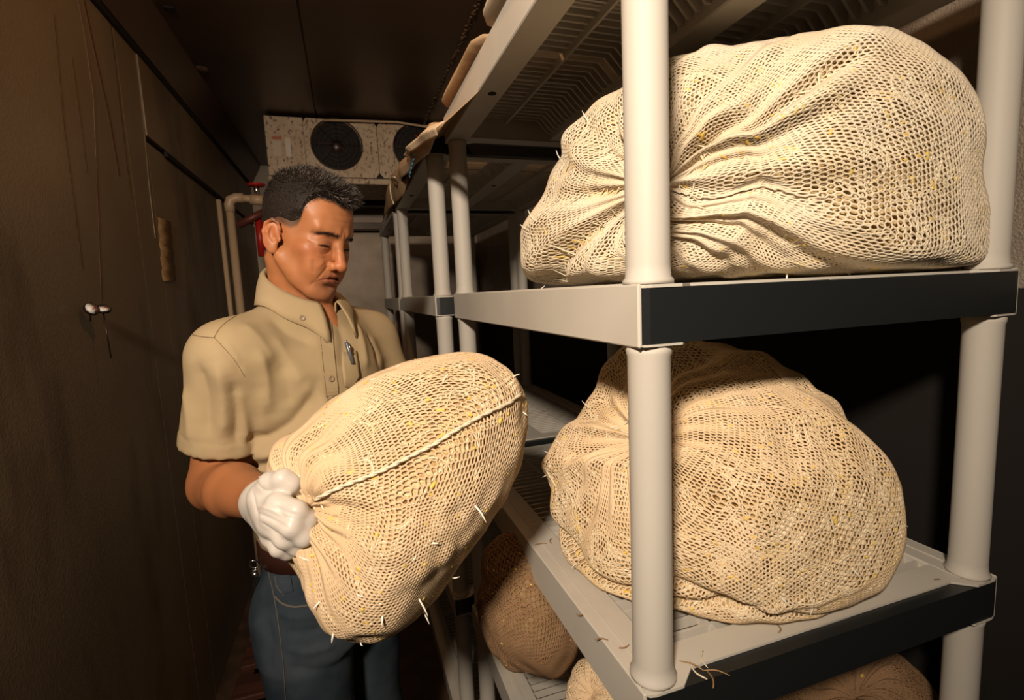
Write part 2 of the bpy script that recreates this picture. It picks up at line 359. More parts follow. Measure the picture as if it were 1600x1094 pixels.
class SackShape:
    def __init__(s, center_px, depth, outline, T, Tb, pole, zmin=None, seed=1, folds=(.007, 17), fold_r=.55, dimple=.04, lump=.006, shrink=.97, ridges=(), xmin=None, ymin=None):
        s.C = un(*center_px, depth); v = unit(s.C-CO); s.c = -v
        s.a = unit(np.cross(v, (0, 0, 1))); s.b = np.cross(s.a, v)
        pts = []
        for (px, py) in outline:
            d = ray(px, py); q = CO+d*((s.C-CO)@v)/(d@v)-s.C; pts.append((q@s.a, q@s.b))
        pts = np.array(pts); ang = np.arctan2(pts[:, 1], pts[:, 0]); rr = np.hypot(pts[:, 0], pts[:, 1])*shrink
        o = np.argsort(ang); ang = ang[o]; rr = rr[o]; s.ga = np.linspace(-math.pi, math.pi, 181)
        s.gr = np.interp(s.ga, np.r_[ang-2*math.pi, ang, ang+2*math.pi], np.r_[rr, rr, rr])
        for _ in range(3): g = s.gr[:-1]; g = (np.roll(g, 1)+2*g+np.roll(g, -1))/4; s.gr = np.r_[g, g[0]]
        s.T, s.Tb, s.zmin, s.xmin, s.ymin = T, Tb, zmin, xmin, ymin
        s.p = unit(np.array(pole, float)); s.e1 = unit(np.cross(s.p, (0.13, .97, .2))); s.e2 = np.cross(s.p, s.e1)
        s.n1, s.n2, s.n3 = Noise(3.2, 9, seed), Noise(8, 12, seed+1), Noise(19, 14, seed+2); s.nf = Noise(2.4, 6, seed+3)
        s.folds, s.fold_r, s.dimple, s.lump, s.ridges = folds, fold_r, dimple, lump, ridges
    def dirs(s, th, al): return np.cos(al)[:, None]*s.p+np.sin(al)[:, None]*(np.cos(th)[:, None]*s.e1+np.sin(th)[:, None]*s.e2)
    def pos(s, d, off=0.0, thal=None):
        phi = np.arctan2(d[:, 1], d[:, 0]); rho = np.hypot(d[:, 0], d[:, 1]); cc = d[:, 2]
        S = np.interp(phi, s.ga, s.gr); rp = rho**.86; T = np.where(cc > 0, s.T, s.Tb)
        ct = np.sign(cc)*np.abs(cc)**.9
        al = np.arccos(np.clip(d@s.p, -1, 1)); th = np.arctan2(d@s.e2, d@s.e1)
        env = np.exp(-(al/s.fold_r)**1.5)
        fold = s.folds[0]*env*(np.sin(s.folds[1]*th+2.2*s.nf(d))+.6*np.sin(s.folds[1]*2.3*th+3*s.nf(d[:, ::-1])+1.3*al))*np.clip(al/.12, 0, 1)
        dis = fold-s.dimple*np.exp(-(al/.22)**2)+s.lump*(1.1*s.n1(d)+.9*s.n2(d)+.5*s.n3(d))
        for (dv, w_, am) in s.ridges:
            q = unit(np.array(dv[:3], float)); g = unit(np.array(dv[3:], float)); nrm = unit(np.cross(q, g)); dd = np.abs(d@nrm+.05*s.n1(d)); mid = unit(q+g); ext = max(.25, math.acos(np.clip(q@g, -1, 1))*.6)
            dis = dis+am*np.exp(-(dd/w_)**2)*np.exp(-(np.arccos(np.clip(d@mid, -1, 1))/ext)**4)
        k = (1+(dis+off)/.26)
        P = s.C+(rp*np.cos(phi)*S*k)[:, None]*s.a+(rp*np.sin(phi)*S*k)[:, None]*s.b+(ct*T*k)[:, None]*s.c
        if s.zmin is not None:
            w_ = .012; z = (P[:, 2]-s.zmin)/w_; P[:, 2] = s.zmin+w_*np.where(z > 20, z, np.log1p(np.exp(np.minimum(z, 20))))+off*.3
        if s.ymin is not None:
            w_ = .02; z = (P[:, 1]-s.ymin)/w_; P[:, 1] = s.ymin+w_*np.where(z > 20, z, np.log1p(np.exp(np.minimum(z, 20))))-off*.8
        return P
def build_sack(name, sh, label, group, cell, strand=.0012, nspr=1500, spikes=(), grid=220, seed=3, netm=None, fillm=None, sprm=None, inner=.006):
    base = sh.C.copy(); base[2] = sh.zmin if sh.zmin is not None else sh.C[2]-.2
    root = empty(name, base); tag(root, label, 'sack', group)
    # packed filling
    nu, nv = grid, grid//2
    U_, V_ = np.meshgrid(np.arange(nu), np.arange(nv+1)); th = U_.ravel()*2*math.pi/nu; al = V_.ravel()*math.pi/nv
    P = sh.pos(sh.dirs(th, al), -inner)
    j, i = np.meshgrid(np.arange(nv), np.arange(nu), indexing='ij'); i = i.ravel(); j = j.ravel()
    Q = np.stack([j*nu+i, j*nu+(i+1) % nu, (j+1)*nu+(i+1) % nu, (j+1)*nu+i], 1)
    me = mesh_np('filling', P, Q[:, ::-1]); fill = link('filling', me, fillm or Mfill, root); 
    # surface lattice table for even colatitude spacing
    aa = np.linspace(.0, math.pi, 200); ring = []
    t8 = np.linspace(0, 2*math.pi, 48, endpoint=False)
    G = np.stack([sh.pos(sh.dirs(t8, np.full(48, a))) for a in aa])
    seg = np.linalg.norm(np.diff(G, axis=0), axis=2).mean(1); cum = np.r_[0, np.cumsum(seg)]
    circ = np.linalg.norm(G-np.roll(G, 1, 1), axis=2).sum(1)
    n_th = int(circ.max()/cell/1.0)*2; rows = int(cum[-1]/(cell*.86))
    aj = np.interp(np.linspace(.006, .994, rows)*cum[-1], cum, aa)
    # honeycomb net: zigzag rows with alternating links
    J, I = np.meshgrid(np.arange(rows), np.arange(n_th), indexing='ij'); I = I.ravel(); J = J.ravel()
    dth = 2*math.pi/n_th; da = np.gradient(aj)
    g = np.random.default_rng(seed)
    zz = np.where((I+J) % 2 == 0, 1, -1)*.17
    th = I*dth+g.normal(0, .07, len(I))*dth; al = aj[J]+zz*da[J]+g.normal(0, .04, len(I))*da[J]
    thw = th+.10*np.sin(3*al)*1.0
    d = sh.dirs(thw, np.clip(al, .004, math.pi-.004)); P = sh.pos(d, .001)
    e = .002
    d1 = sh.dirs(thw+e, np.clip(al, .004, math.pi-.004)); d2 = sh.dirs(thw, np.clip(al+e, .004, math.pi-.004))
    Nn = np.cross(sh.pos(d2, .001)-P, sh.pos(d1, .001)-P); Nn = unit(Nn); Nn *= np.sign((Nn*(P-sh.C)).sum(1))[:, None]
    idx = lambda jj, ii: jj*n_th+(ii % n_th)
    E1 = np.stack([idx(J, I), idx(J, I+1)], 1)
    mk = (J < rows-1) & ((I+J) % 2 == 0); E2 = np.stack([idx(J[mk], I[mk]), idx(J[mk]+1, I[mk])], 1)
    E_ = np.concatenate([E1, E2])
    A, B = P[E_[:, 0]], P[E_[:, 1]]; na, nb = Nn[E_[:, 0]], Nn[E_[:, 1]]
    t = unit(B-A); sa = np.cross(na, t); sb = np.cross(nb, t)
    ln = np.linalg.norm(B-A, axis=1)[:, None]; w_ = np.minimum(strand, .45*np.maximum(ln, .001))
    A = A-t*strand*.3; B = B+t*strand*.3
    V = np.stack([A-sa*w_-na*strand*.35, A+na*strand*.75, A+sa*w_-na*strand*.35, B-sb*w_-nb*strand*.35, B+nb*strand*.75, B+sb*w_-nb*strand*.35], 1).reshape(-1, 3)
    b = np.arange(len(E_))*6
    Q = np.concatenate([np.stack([b, b+1, b+4, b+3], 1), np.stack([b+1, b+2, b+5, b+4], 1)])
    me = mesh_np('net', V, Q); net = link('net', me, netm or Mnet, root); net['kind'] = 'stuff'; net['label'] = 'cream cotton net'
    # loose sprouts just under and in the net
    g = np.random.default_rng(seed+5); lift_ = .0010 if cell > .007 else .0001; D = unit(g.normal(size=(nspr, 3))); off = -g.uniform(.0005, inner*.8, nspr)
    def strands(D, off, length, rad, bend, lift=0):
        n = len(D); T1 = unit(np.cross(D, g.normal(size=(n, 3)))); K = 6; rows_ = []
        T2 = np.cross(D, T1); cur = g.normal(0, bend, n)
        for k in range(K):
            s_ = (k/(K-1)-.5)*length
            dd = unit(D+T1*(s_/.24)[:, None]+T2*((s_**2)*cur/.24)[:, None])
            P_ = sh.pos(dd, 0)+unit(dd@np.stack([sh.a, sh.b, sh.c]))*(off+lift*(k/(K-1))**1.5)[:, None]; rows_.append(P_)
        C_ = np.stack(rows_, 1); tt = unit(np.gradient(C_, axis=1)); nn = unit(D@np.stack([sh.a, sh.b, sh.c]))[:, None, :]
        s1 = unit(np.cross(tt, nn+0*tt)); s2 = np.cross(s1, tt); prof = np.array([.35, .8, 1, 1, 1, .95])
        r_ = rad[:, None, None]*prof[None, :, None]; M = 5; V = []
        for q in range(M): a_ = 2*math.pi*q/M; V.append(C_+r_*(math.cos(a_)*s1+math.sin(a_)*s2))
        V = np.stack(V, 2).reshape(-1, 3); base_ = np.arange(n)*K*M; F = []
        for k in range(K-1):
            for q in range(M): F.append(np.stack([base_+k*M+q, base_+k*M+(q+1) % M, base_+(k+1)*M+(q+1) % M, base_+(k+1)*M+q], 1))
        return V, np.concatenate(F), C_
    V, F, _ = strands(D, off+lift_, g.uniform(.025, .055, nspr), g.uniform(.0009, .0013+lift_*.4, nspr), 25)
    o = link('sprouts', mesh_np('sprouts', V, F), sprm or Mspr, root); o['kind'] = 'stuff'
    nh = nspr//9; D = unit(g.normal(size=(nh, 3))); V, F, _ = strands(D, np.full(nh, -.0005), g.uniform(.006, .010, nh), g.uniform(.0018, .0028, nh), 10)
    o = link('sprout_heads', mesh_np('sprout_heads', V, F), Mhead, root); o['kind'] = 'stuff'; o['label'] = 'yellow sprout heads'
    # sprouts poking out through the net, one object each
    bv = bvh_of(fill)
    for (x0, y0, x1, y1) in spikes:
        h = hit(bv, x0, y0)
        if h is None: 
            mx, my = sh_px(sh.C); k = .0
            for k in np.linspace(0, .5, 26):
                h = hit(bv, x0+(mx-x0)*k, y0+(my-y0)*k)
                if h:
                    x1 += (mx-x0)*k; y1 += (my-y0)*k; x0 += (mx-x0)*k; y0 += (my-y0)*k; break
            if h is None: continue
        p, nr = h; p0 = p-nr*.002
        dp = (p0-CO)@CF
        p1 = un(x1, y1, dp-.004)+nr*.004
        if math.hypot(x1-x0, y1-y0) < 60 and not hit(bv, x0, y0): p0 = un(x0, y0, dp)
        md_ = (p0+p1)/2+nr*(.001+.003*g.uniform())+CU*g.normal(0, .0012)
        mb = MB(); pts = [p0, p0*.4+md_*.55+p1*.05, md_, md_*.5+p1*.5, p1]; rr = g.uniform(.0008, .0013); pts = spline(pts, 9); pts = [tuple(q) for q in pts]
        mb.tube(pts, [rr*1.1, rr*1.1, rr*1.1, rr, rr, rr, rr*.85, rr*.6, rr*.3], 7); mb.build('sprout', Msprw, root)
    return root, fill, sh
def sh_px(P):
    d = np.array(P)-CO; z = d@CF; return 800+FPX*(d@CR)/z, 547-FPX*(d@CU)/z
def bvh_of(o):
    me = o.data; mwm = parent_mw(o)
    n = len(me.vertices); co = np.empty(n*3, np.float32); me.vertices.foreach_get('co', co); co = co.reshape(-1, 3)
    if o.parent: 
        M4 = np.array(parent_mw(o.parent) @ o.matrix_parent_inverse); co = co@M4[:3, :3].T+M4[:3, 3]
    return BVHTree.FromPolygons([tuple(c) for c in co.tolist()], [tuple(p.vertices) for p in me.polygons])
def hit(bv, px, py, tmin=0.0):
    r = ray(px, py); q = bv.ray_cast(Vector(CO), Vector(r))
    if q[0] is None: return None
    n = np.array(q[1]); n = n*(-1 if n@r > 0 else 1); return np.array(q[0]), n
SG = 'net sacks packed with bean sprouts'
upper_out = [(818,365),(820,400),(828,432),(850,448),(920,450),(1000,449),(1120,446),(1230,443),(1340,440),(1450,437),(1505,428),(1545,385),(1558,310),(1556,240),(1530,185),(1485,125),(1440,92),(1390,68),(1320,58),(1270,58),(1215,66),(1140,82),(1050,88),(1005,108),(975,138),(920,182),(882,245),(852,300),(828,335)]
s1 = SackShape((1190, 268), .80, upper_out, .205, .23, (-.36, .0, .93), zmin=MIDZ+.002, seed=11, folds=(.0095, 11), fold_r=1.05, dimple=.035, lump=.0062, shrink=.985,
    ridges=(((-.36, .02, .93, .35, .55, .75), .05, -.030), ((-.5, -.1, .85, -.9, -.35, .3), .05, -.022), ((-.2, .1, .95, .3, .35, .9), .06, .018), ((-.7, .3, .7, -.5, .75, .4), .06, -.014)), ymin=.425)
build_sack('sprout_sack', s1, 'large cream net sack of bean sprouts on the middle shelf, topmost of the sacks', SG, .0078, .00115, 4200,
    [(1230,425,1228,449),(1328,430,1342,443),(1478,430,1520,440),(1405,396,1432,399),(1425,110,1433,96),(985,150,975,142),(925,200,912,175),(895,215,905,190),(880,255,872,236),(838,350,828,328),(829,362,816,350),(1535,205,1548,190),(1545,350,1556,356),(908,195,900,215),(1335,72,1342,60),(848,445,838,452)], seed=5, netm=Mnet_pale)
lower_out = [(853,735),(858,700),(885,668),(915,640),(950,612),(985,570),(1040,546),(1110,545),(1160,552),(1215,575),(1270,607),(1325,645),(1375,700),(1410,745),(1428,800),(1430,850),(1418,905),(1395,945),(1330,970),(1250,985),(1150,992),(1080,992),(1000,968),(950,940),(915,905),(890,880),(868,830),(858,780)]
s2 = SackShape((1140, 785), .80, lower_out, .20, .20, (-.40, .26, .88), zmin=LOWZ+.003, seed=23, folds=(.008, 9), fold_r=.70, dimple=.030, lump=.0072, shrink=.98,
    ridges=(((-.9, -.35, .3, .1, -.62, .75), .045, -.034), ((-.95, .0, .3, -.3, .1, .95), .06, .014), ((.1, -.62, .75, .8, -.35, .4), .05, .014), ((-.3, -.45, .85, .5, -.7, .5), .045, -.016)), ymin=.437)
build_sack('sprout_sack', s2, 'large cream net sack of bean sprouts on the lower shelf, bulging behind the near post', SG, .0078, .00115, 4600,
    [(965,580,948,574),(925,640,912,628),(865,712,852,706),(858,740,850,744),(1125,835,1126,890),(1425,770,1436,764),(1430,820,1442,826),(1275,925,1262,960),(1115,575,1120,600),(1210,920,1230,945),(1052,640,1060,660),(880,700,870,690),(905,880,896,888),(1325,880,1338,900)], seed=6, netm=Mnet_tan)
held_out = [(421,725),(424,700),(438,684),(470,668),(500,645),(535,618),(575,592),(615,574),(660,560),(710,556),(760,561),(798,582),(818,615),(819,655),(810,705),(793,758),(765,815),(733,862),(695,912),(660,955),(622,992),(585,1008),(545,1006),(513,992),(495,965),(482,935),(468,905),(450,875),(432,850),(425,800),(421,760)]
s3 = SackShape((628, 785), .665, held_out, .135, .150, (-.70, .06, .70), seed=37, folds=(.0065, 9), fold_r=.70, dimple=.030, lump=.0046, shrink=.97,
    ridges=(((-.7, .05, .7, -.1, .3, .95), .05, .010), ((-.7, .1, .7, -.2, -.05, 1), .035, -.010), ((-.7, -.1, .7, -.3, -.5, .8), .04, .008)))
hold, holdfill, _ = build_sack('sprout_sack', s3, 'cream net sack of bean sprouts gripped by the man in front of his shirt', SG, .0060, .00105, 2900,
    [(738,785,756,815),(672,848,640,880),(655,858,640,876),(672,850,682,847),(545,926,570,930),(598,955,596,975),(570,900,588,890),(518,990,517,1008),(660,955,668,975),(652,930,665,960),(505,935,492,950),(490,880,470,868),(618,575,625,571),(597,592,580,598),(800,588,812,583),(812,640,820,650),(480,955,488,965),(700,905,716,900),(600,930,590,922),(560,1004,566,1012),(690,600,700,588)], seed=9)
hb = bvh_of(holdfill)
pts = []
for (x, y) in spline([(492,772),(520,764),(560,752),(600,737),(640,716),(680,696),(720,670),(760,646),(795,630),(812,610),(817,600)], 60):
    h = hit(hb, x, y)
    if h: pts.append(h[0]+h[1]*.0085)
pts = np.array(pts)
for _ in range(4): pts[1:-1] = (pts[:-2]+2*pts[1:-1]+pts[2:])/4
mb = MB(); tw = []
for ph in (0, math.pi):
    q = []
    for i, p in enumerate(pts):
        t = unit(pts[min(i+1, len(pts)-1)]-pts[max(i-1, 0)]); n_ = unit(np.cross(t, (0, 0, 1.))); b_ = np.cross(t, n_); a = ph+i*1.1
        q.append(p+.0011*(math.cos(a)*n_+math.sin(a)*b_))
    mb.tube(q, .0014, 7)
mb.build('seam_cord', Mcord, hold)
# sacks on the bottom shelf
o4 = [(752,905),(758,860),(785,835),(830,830),(875,870),(905,930),(912,985),(900,1035),(870,1062),(820,1052),(785,1035),(758,990)]
s4 = SackShape((815, 945), .98, o4, .13, .16, (-.3, .9, -.5), zmin=BOTZ+.003, seed=51, folds=(.004, 11), lump=.006)
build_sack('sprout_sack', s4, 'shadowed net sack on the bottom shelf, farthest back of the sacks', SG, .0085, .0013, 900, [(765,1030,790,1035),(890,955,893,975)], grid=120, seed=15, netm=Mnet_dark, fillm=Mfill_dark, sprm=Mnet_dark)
o5 = [(880,1110),(895,1045),(925,1020),(975,1010),(1040,1030),(1090,1090),(1110,1180),(1080,1250),(980,1260),(900,1220),(880,1160)]
s5 = SackShape((995, 1140), .86, o5, .10, .12, (-.6, .3, .7), zmin=BOTZ+.003, seed=61, folds=(.006, 11), lump=.005)
build_sack('sprout_sack', s5, 'net sack on the bottom shelf, mostly hidden below the lower shelf front corner', SG, .0078, .0012, 500, [], grid=120, seed=16, netm=Mnet_tan)
o6 = [(1170,1180),(1190,1110),(1260,1060),(1330,1035),(1400,1020),(1440,1050),(1480,1110),(1500,1200),(1460,1280),(1300,1300),(1200,1260)]
s6 = SackShape((1335, 1170), .92, o6, .13, .14, (0, .5, .7), zmin=BOTZ+.003, seed=71, folds=(.005, 11), lump=.006)
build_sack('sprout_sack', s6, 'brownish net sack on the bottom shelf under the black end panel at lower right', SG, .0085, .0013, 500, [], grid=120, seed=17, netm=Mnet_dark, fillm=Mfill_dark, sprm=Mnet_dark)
# ------------------------------------------------------------------ sculpting with signed distance fields
class SDF:
    def __init__(s, lo, hi, vox):
        s.lo = np.array(lo, float); s.v = vox; s.n = np.ceil((np.array(hi)-s.lo)/vox).astype(int)+1
        s.F = np.full(s.n, .08, np.float32); s.ax = [s.lo[i]+np.arange(s.n[i])*vox for i in range(3)]
    def win(s, lo, hi, pad):
        a = np.clip(np.floor((np.array(lo)-pad-s.lo)/s.v).astype(int), 0, s.n-1); b = np.clip(np.ceil((np.array(hi)+pad-s.lo)/s.v).astype(int)+1, 1, s.n)
        sl = tuple(slice(a[i], max(b[i], a[i]+1)) for i in range(3))
        return sl, s.ax[0][sl[0]][:, None, None], s.ax[1][sl[1]][None, :, None], s.ax[2][sl[2]][None, None, :]
    def comb(s, sl, d, k, mode):
        A = s.F[sl]; k = max(k, 1e-5)
        if mode == 'sub': h = np.maximum(k-np.abs(A+d), 0)/k; s.F[sl] = np.maximum(A, -d)+h*h*k*.25
        elif mode == 'int': h = np.maximum(k-np.abs(A-d), 0)/k; s.F[sl] = np.maximum(A, d)+h*h*k*.25
        else: h = np.maximum(k-np.abs(A-d), 0)/k; s.F[sl] = np.minimum(A, d)-h*h*k*.25
    def ell(s, c, r, k=.01, mode='add', R=None, pad=.03):
        c = np.array(c, float); r = np.array(r, float); m_ = r.max()
        sl, X, Y, Z = s.win(c-m_, c+m_, k+pad); X = X-c[0]; Y = Y-c[1]; Z = Z-c[2]
        if R is not None: X, Y, Z = (R[0][0]*X+R[0][1]*Y+R[0][2]*Z, R[1][0]*X+R[1][1]*Y+R[1][2]*Z, R[2][0]*X+R[2][1]*Y+R[2][2]*Z)
        k0 = np.sqrt((X/r[0])**2+(Y/r[1])**2+(Z/r[2])**2); k1 = np.sqrt((X/r[0]**2)**2+(Y/r[1]**2)**2+(Z/r[2]**2)**2)+1e-9
        s.comb(sl, k0*(k0-1)/k1, k, mode)
    def cap(s, a, b, r1, r2=None, k=.01, mode='add', pad=.03, flat=None):
        a = np.array(a, float); b = np.array(b, float); r2 = r1 if r2 is None else r2; m_ = max(r1, r2)
        sl, X, Y, Z = s.win(np.minimum(a, b)-m_, np.maximum(a, b)+m_, k+pad); d = b-a; L2 = d@d+1e-12
        t = np.clip(((X-a[0])*d[0]+(Y-a[1])*d[1]+(Z-a[2])*d[2])/L2, 0, 1)
        q = (X-a[0]-t*d[0], Y-a[1]-t*d[1], Z-a[2]-t*d[2])
        D = np.sqrt(q[0]**2+q[1]**2+q[2]**2)
        s.comb(sl, D-(r1+(r2-r1)*t), k, mode)
    def chain(s, pts, rr, k=.01, mode='add', pad=.03):
        for i in range(len(pts)-1): s.cap(pts[i], pts[i+1], rr[i], rr[i+1], k, mode, pad)
    def loft(s, zs, cx, cy, ra, rb, ang, k=.02, pad=.04, mode='add', pw=2.0):
        """stack of ellipses: centre, half axes, rotation, all interpolated over z"""
        zs = np.array(zs); m_ = max(max(ra), max(rb))
        sl, X, Y, Z = s.win((min(cx)-m_, min(cy)-m_, zs.min()), (max(cx)+m_, max(cy)+m_, zs.max()), pad)
        zz = Z.ravel(); f = lambda q: np.interp(zz, zs, q)[None, None, :]
        C, Dy, A, B, an = f(cx), f(cy), f(ra), f(rb), f(ang); x = X-C; y = Y-Dy; ca, sa = np.cos(an), np.sin(an)
        u = (x*ca+y*sa)/A; v = (-x*sa+y*ca)/B; d = ((np.abs(u)**pw+np.abs(v)**pw)**(1/pw)-1)*np.minimum(A, B)*(1.0)
        d = np.maximum(d, np.maximum(zs.min()-Z, Z-zs.max())); s.comb(sl, d, k, mode)
    def plane(s, p, n, k=.004, mode='int'):
        X, Y, Z = s.ax[0][:, None, None], s.ax[1][None, :, None], s.ax[2][None, None, :]
        s.comb((slice(None),)*3, (X-p[0])*n[0]+(Y-p[1])*n[1]+(Z-p[2])*n[2], k, mode)
    def verts(s, iso=0.0, field=None):
        F = s.F if field is None else field
        F = F.copy(); F[0], F[-1] = .05, .05; F[:, 0] = .05; F[:, -1] = .05; F[:, :, 0] = .05; F[:, :, -1] = .05
        g = vdb.FloatGrid(.08); g.copyFromArray(np.ascontiguousarray(F.astype(np.float32)))
        P, T, Q = g.convertToPolygons(iso, 0.0)
        return np.asarray(P)*s.v+s.lo, np.asarray(Q).astype(np.int64), np.asarray(T).astype(np.int64)
def vnormals(P, Q):
    n = np.cross(P[Q[:, 2]]-P[Q[:, 0]], P[Q[:, 3]]-P[Q[:, 1]]); N_ = np.zeros_like(P)
    for k in range(4): np.add.at(N_, Q[:, k], n)
    return unit(N_)
def relax(P, Q, it=2, lam=.5):
    n = len(P); cnt = np.zeros(n); 
    e = np.concatenate([Q[:, [0, 1]], Q[:, [1, 2]], Q[:, [2, 3]], Q[:, [3, 0]]])
    np.add.at(cnt, e[:, 0], 1); np.add.at(cnt, e[:, 1], 1)
    for _ in range(it):
        S = np.zeros_like(P)
        for k in range(3): S[:, k] = np.bincount(e[:, 0], P[e[:, 1], k], n)+np.bincount(e[:, 1], P[e[:, 0], k], n)
        P = P+lam*(S/np.maximum(cnt, 1)[:, None]-P)
    return P
def carve(P, Nn, lines):
    """press or raise soft folds along 3D polylines: (points, width, amount)"""
    out = P.copy()
    for pts, w_, am in lines:
        pts = np.array(pts); lo = pts.min(0)-3*w_; hi = pts.max(0)+3*w_
        ix = np.where(((P > lo) & (P < hi)).all(1))[0]
        if not len(ix): continue
        q = P[ix]; best = np.full(len(ix), 9.); tb = np.zeros(len(ix)); L_ = len(pts)-1
        for i in range(L_):
            a, b = pts[i], pts[i+1]; d = b-a; t = np.clip(((q-a)@d)/(d@d+1e-12), 0, 1); dd = np.linalg.norm(q-a-t[:, None]*d, axis=1)
            u_ = dd < best; best[u_] = dd[u_]; tb[u_] = (i+t[u_])/L_
        fade = np.clip(np.minimum(tb, 1-tb)*5, .15, 1)
        out[ix] += Nn[ix]*(am*fade*np.exp(-(best/w_)**1.5))[:, None]
    return out
# ------------------------------------------------------------------ the man
man = empty('person', (-.10, 1.0, 0)); tag(man, 'man in khaki short-sleeved shirt and jeans, white gloves, looking down at the sack he holds', 'person')
# ---- head frame
HC = un(480, 372, .885); HPSI, HPIT, HROLL, HS = math.radians(51), math.radians(17.5), math.radians(4), .90
fh = np.array([math.sin(HPSI), -math.cos(HPSI), 0.]); lh = np.array([math.cos(HPSI), math.sin(HPSI), 0.])
Fy = fh*math.cos(HPIT)+np.array([0, 0, -math.sin(HPIT)]); Uz = np.array([0, 0, math.cos(HPIT)])+fh*math.sin(HPIT)
Lx = lh*math.cos(HROLL)-Uz*math.sin(HROLL); Uz = Uz*math.cos(HROLL)+lh*math.sin(HROLL)
HR = np.stack([Lx, Fy, Uz], 1)                          # local -> world
HV = np.array([.95, .885, 1.0])
def h2w(P): return HC+HS*((np.asarray(P)*HV)@HR.T)
def w2h(P): return (np.asarray(P)-HC)@HR/HS/HV
NB = np.array([-.075, 1.005, H-.045])                      # base of the neck
S = SDF((-.10, -.135, -.21), (.10, .135, .14), .0016)
S.ell((0, -.012, .040), (.076, .096, .084), .01)
S.ell((0, .030, .040), (.066, .058, .066), .02)          # forehead
S.ell((0, .028, -.030), (.062, .058, .066), .02)         # face mass
S.ell((0, .038, -.068), (.050, .046, .036), .02)         # jaw
S.ell((0, .072, -.096), (.024, .017, .017), .018)        # chin
for sx in (-1, 1):
    S.cap((sx*.058, -.002, -.045), (sx*.026, .062, -.092), .014, .013, .02)       # jaw line
    S.ell((sx*.043, .054, -.016), (.022, .022, .018), .018)                       # cheekbone
    S.ell((sx*.034, .068, -.045), (.020, .016, .022), .02)                        # cheek
    S.cap((sx*.012, .086, .024), (sx*.046, .070, .028), .0085, .0075, .012)       # brow ridge
nk = w2h(NB); nk2 = w2h(NB+np.array([.030, -.03, -.02]))
S.cap((0, -.035, -.045), nk, .052, .060, .02); S.cap((0, -.010, -.060), nk2, .038, .044, .015)
for sx in (-1, 1):
    S.ell((sx*.032, .0955, .001), (.018, .011, .009), .016, 'sub')                 # eye socket
    S.ell((sx*.031, .0705, -.001), (.0170, .0140, .0120), .010)                    # eyeball under lids
S.chain([(0, .0865, .018), (0, .0890, .001), (0, .0980, -.019), (0, .1050, -.032)], [.0085, .0075, .0085, .0105], .009)
S.ell((0, .1055, -.0355), (.0115, .0105, .0098), .006)
for sx in (-1, 1):
    S.ell((sx*.0130, .0940, -.0380), (.0078, .0105, .0080), .005)                  # nostril wing
    S.ell((sx*.0070, .1010, -.0455), (.0038, .0050, .0035), .003, 'sub')           # nostril
S.ell((0, .070, -.060), (.033, .020, .020), .016)                                 # mouth mound
S.chain([(-.031, .0720, -.0650), (-.014, .0855, -.0570), (0, .0885, -.0560), (.014, .0855, -.0570), (.031, .0720, -.0650)], [.003, .0044, .0046, .0044, .003], .008)
S.chain([(-.028, .0725, -.0705), (-.012, .0835, -.0680), (0, .0860, -.0675), (.012, .0835, -.0680), (.028, .0725, -.0705)], [.003, .0050, .0054, .0050, .003], .008)
S.chain([(-.036, .0690, -.0715), (-.026, .0800, -.0650), (-.012, .0900, -.0620), (0, .0925, -.0615), (.012, .0900, -.0620), (.026, .0800, -.0650), (.036, .0690, -.0715)], [.0012, .0018, .0022, .0022, .0022, .0018, .0012], .003, 'sub')
S.ell((0, .090, -.0785), (.018, .0055, .0050), .008, 'sub')                        # hollow above the chin
for sx in (-1, 1):
    S.ell((sx*.074, .040, .022), (.010, .022, .022), .015, 'sub')                  # temple
    # ear
    ea = math.radians(24)*sx; ca, sa = math.cos(ea), math.sin(ea); R_ = [[ca, -sa, 0], [sa, ca, 0], [0, 0, 1]]
    R_ = [[math.cos(ea), math.sin(ea), 0], [-math.sin(ea), math.cos(ea), 0], [0, 0, 1]]
    c0 = (sx*.0775, -.016, -.010)
    S.ell(c0, (.0060, .0175, .0270), .006, R=R_)
    S.ell((sx*.0760, -.010, -.032), (.0050, .0095, .0105), .005, R=R_)
    S.ell((sx*.0850, -.0130, -.0050), (.0068, .0090, .0160), .003, 'sub', R=R_)
    S.ell((sx*.0820, -.0060, -.0135), (.0075, .0062, .0078), .003, 'sub', R=R_)
    S.chain([(sx*.0770, .002, .005), (sx*.0800, -.002, .016), (sx*.0835, -.015, .0195), (sx*.0860, -.028, .010), (sx*.0855, -.031, -.006), (sx*.0810, -.024, -.025)], [.0028, .0030, .0032, .0033, .0031, .0028], .002)
    S.chain([(sx*.0835, -.019, .006), (sx*.0840, -.022, -.006), (sx*.0800, -.015, -.022)], [.0020, .0024, .0024], .003)
    S.ell((sx*.0745, .0025, -.0130), (.0030, .0040, .0060), .003)
headF = S.F.copy()
P, Q, T_ = S.verts()
P = relax(P, Q, 2, .45); Nn = vnormals(P, Q)
if (Nn*(P-P.mean(0))).sum() < 0: Nn = -Nn; Q = Q[:, ::-1]
n3 = Noise(260, 14, 3); n4 = Noise(90, 10, 4)
bl_ = BVHTree.FromPolygons([tuple(v) for v in P.tolist()], [tuple(q) for q in Q.tolist()])
def fl_(pts, n=14):
    out = []
    for x, z in spline(pts, n):
        r = bl_.ray_cast(Vector((x, .16, z)), Vector((0, -1, 0)))
        if r[0]: out.append(np.array(r[0]))
    return out
wr_ = [(fl_([(-.036, -.0725), (-.026, -.0665), (-.012, -.0630), (0, -.0622), (.012, -.0630), (.026, -.0665), (.036, -.0725)], 26), .0013, -.0022)]
mouth_line = np.array(wr_[0][0]); folds_dark = []
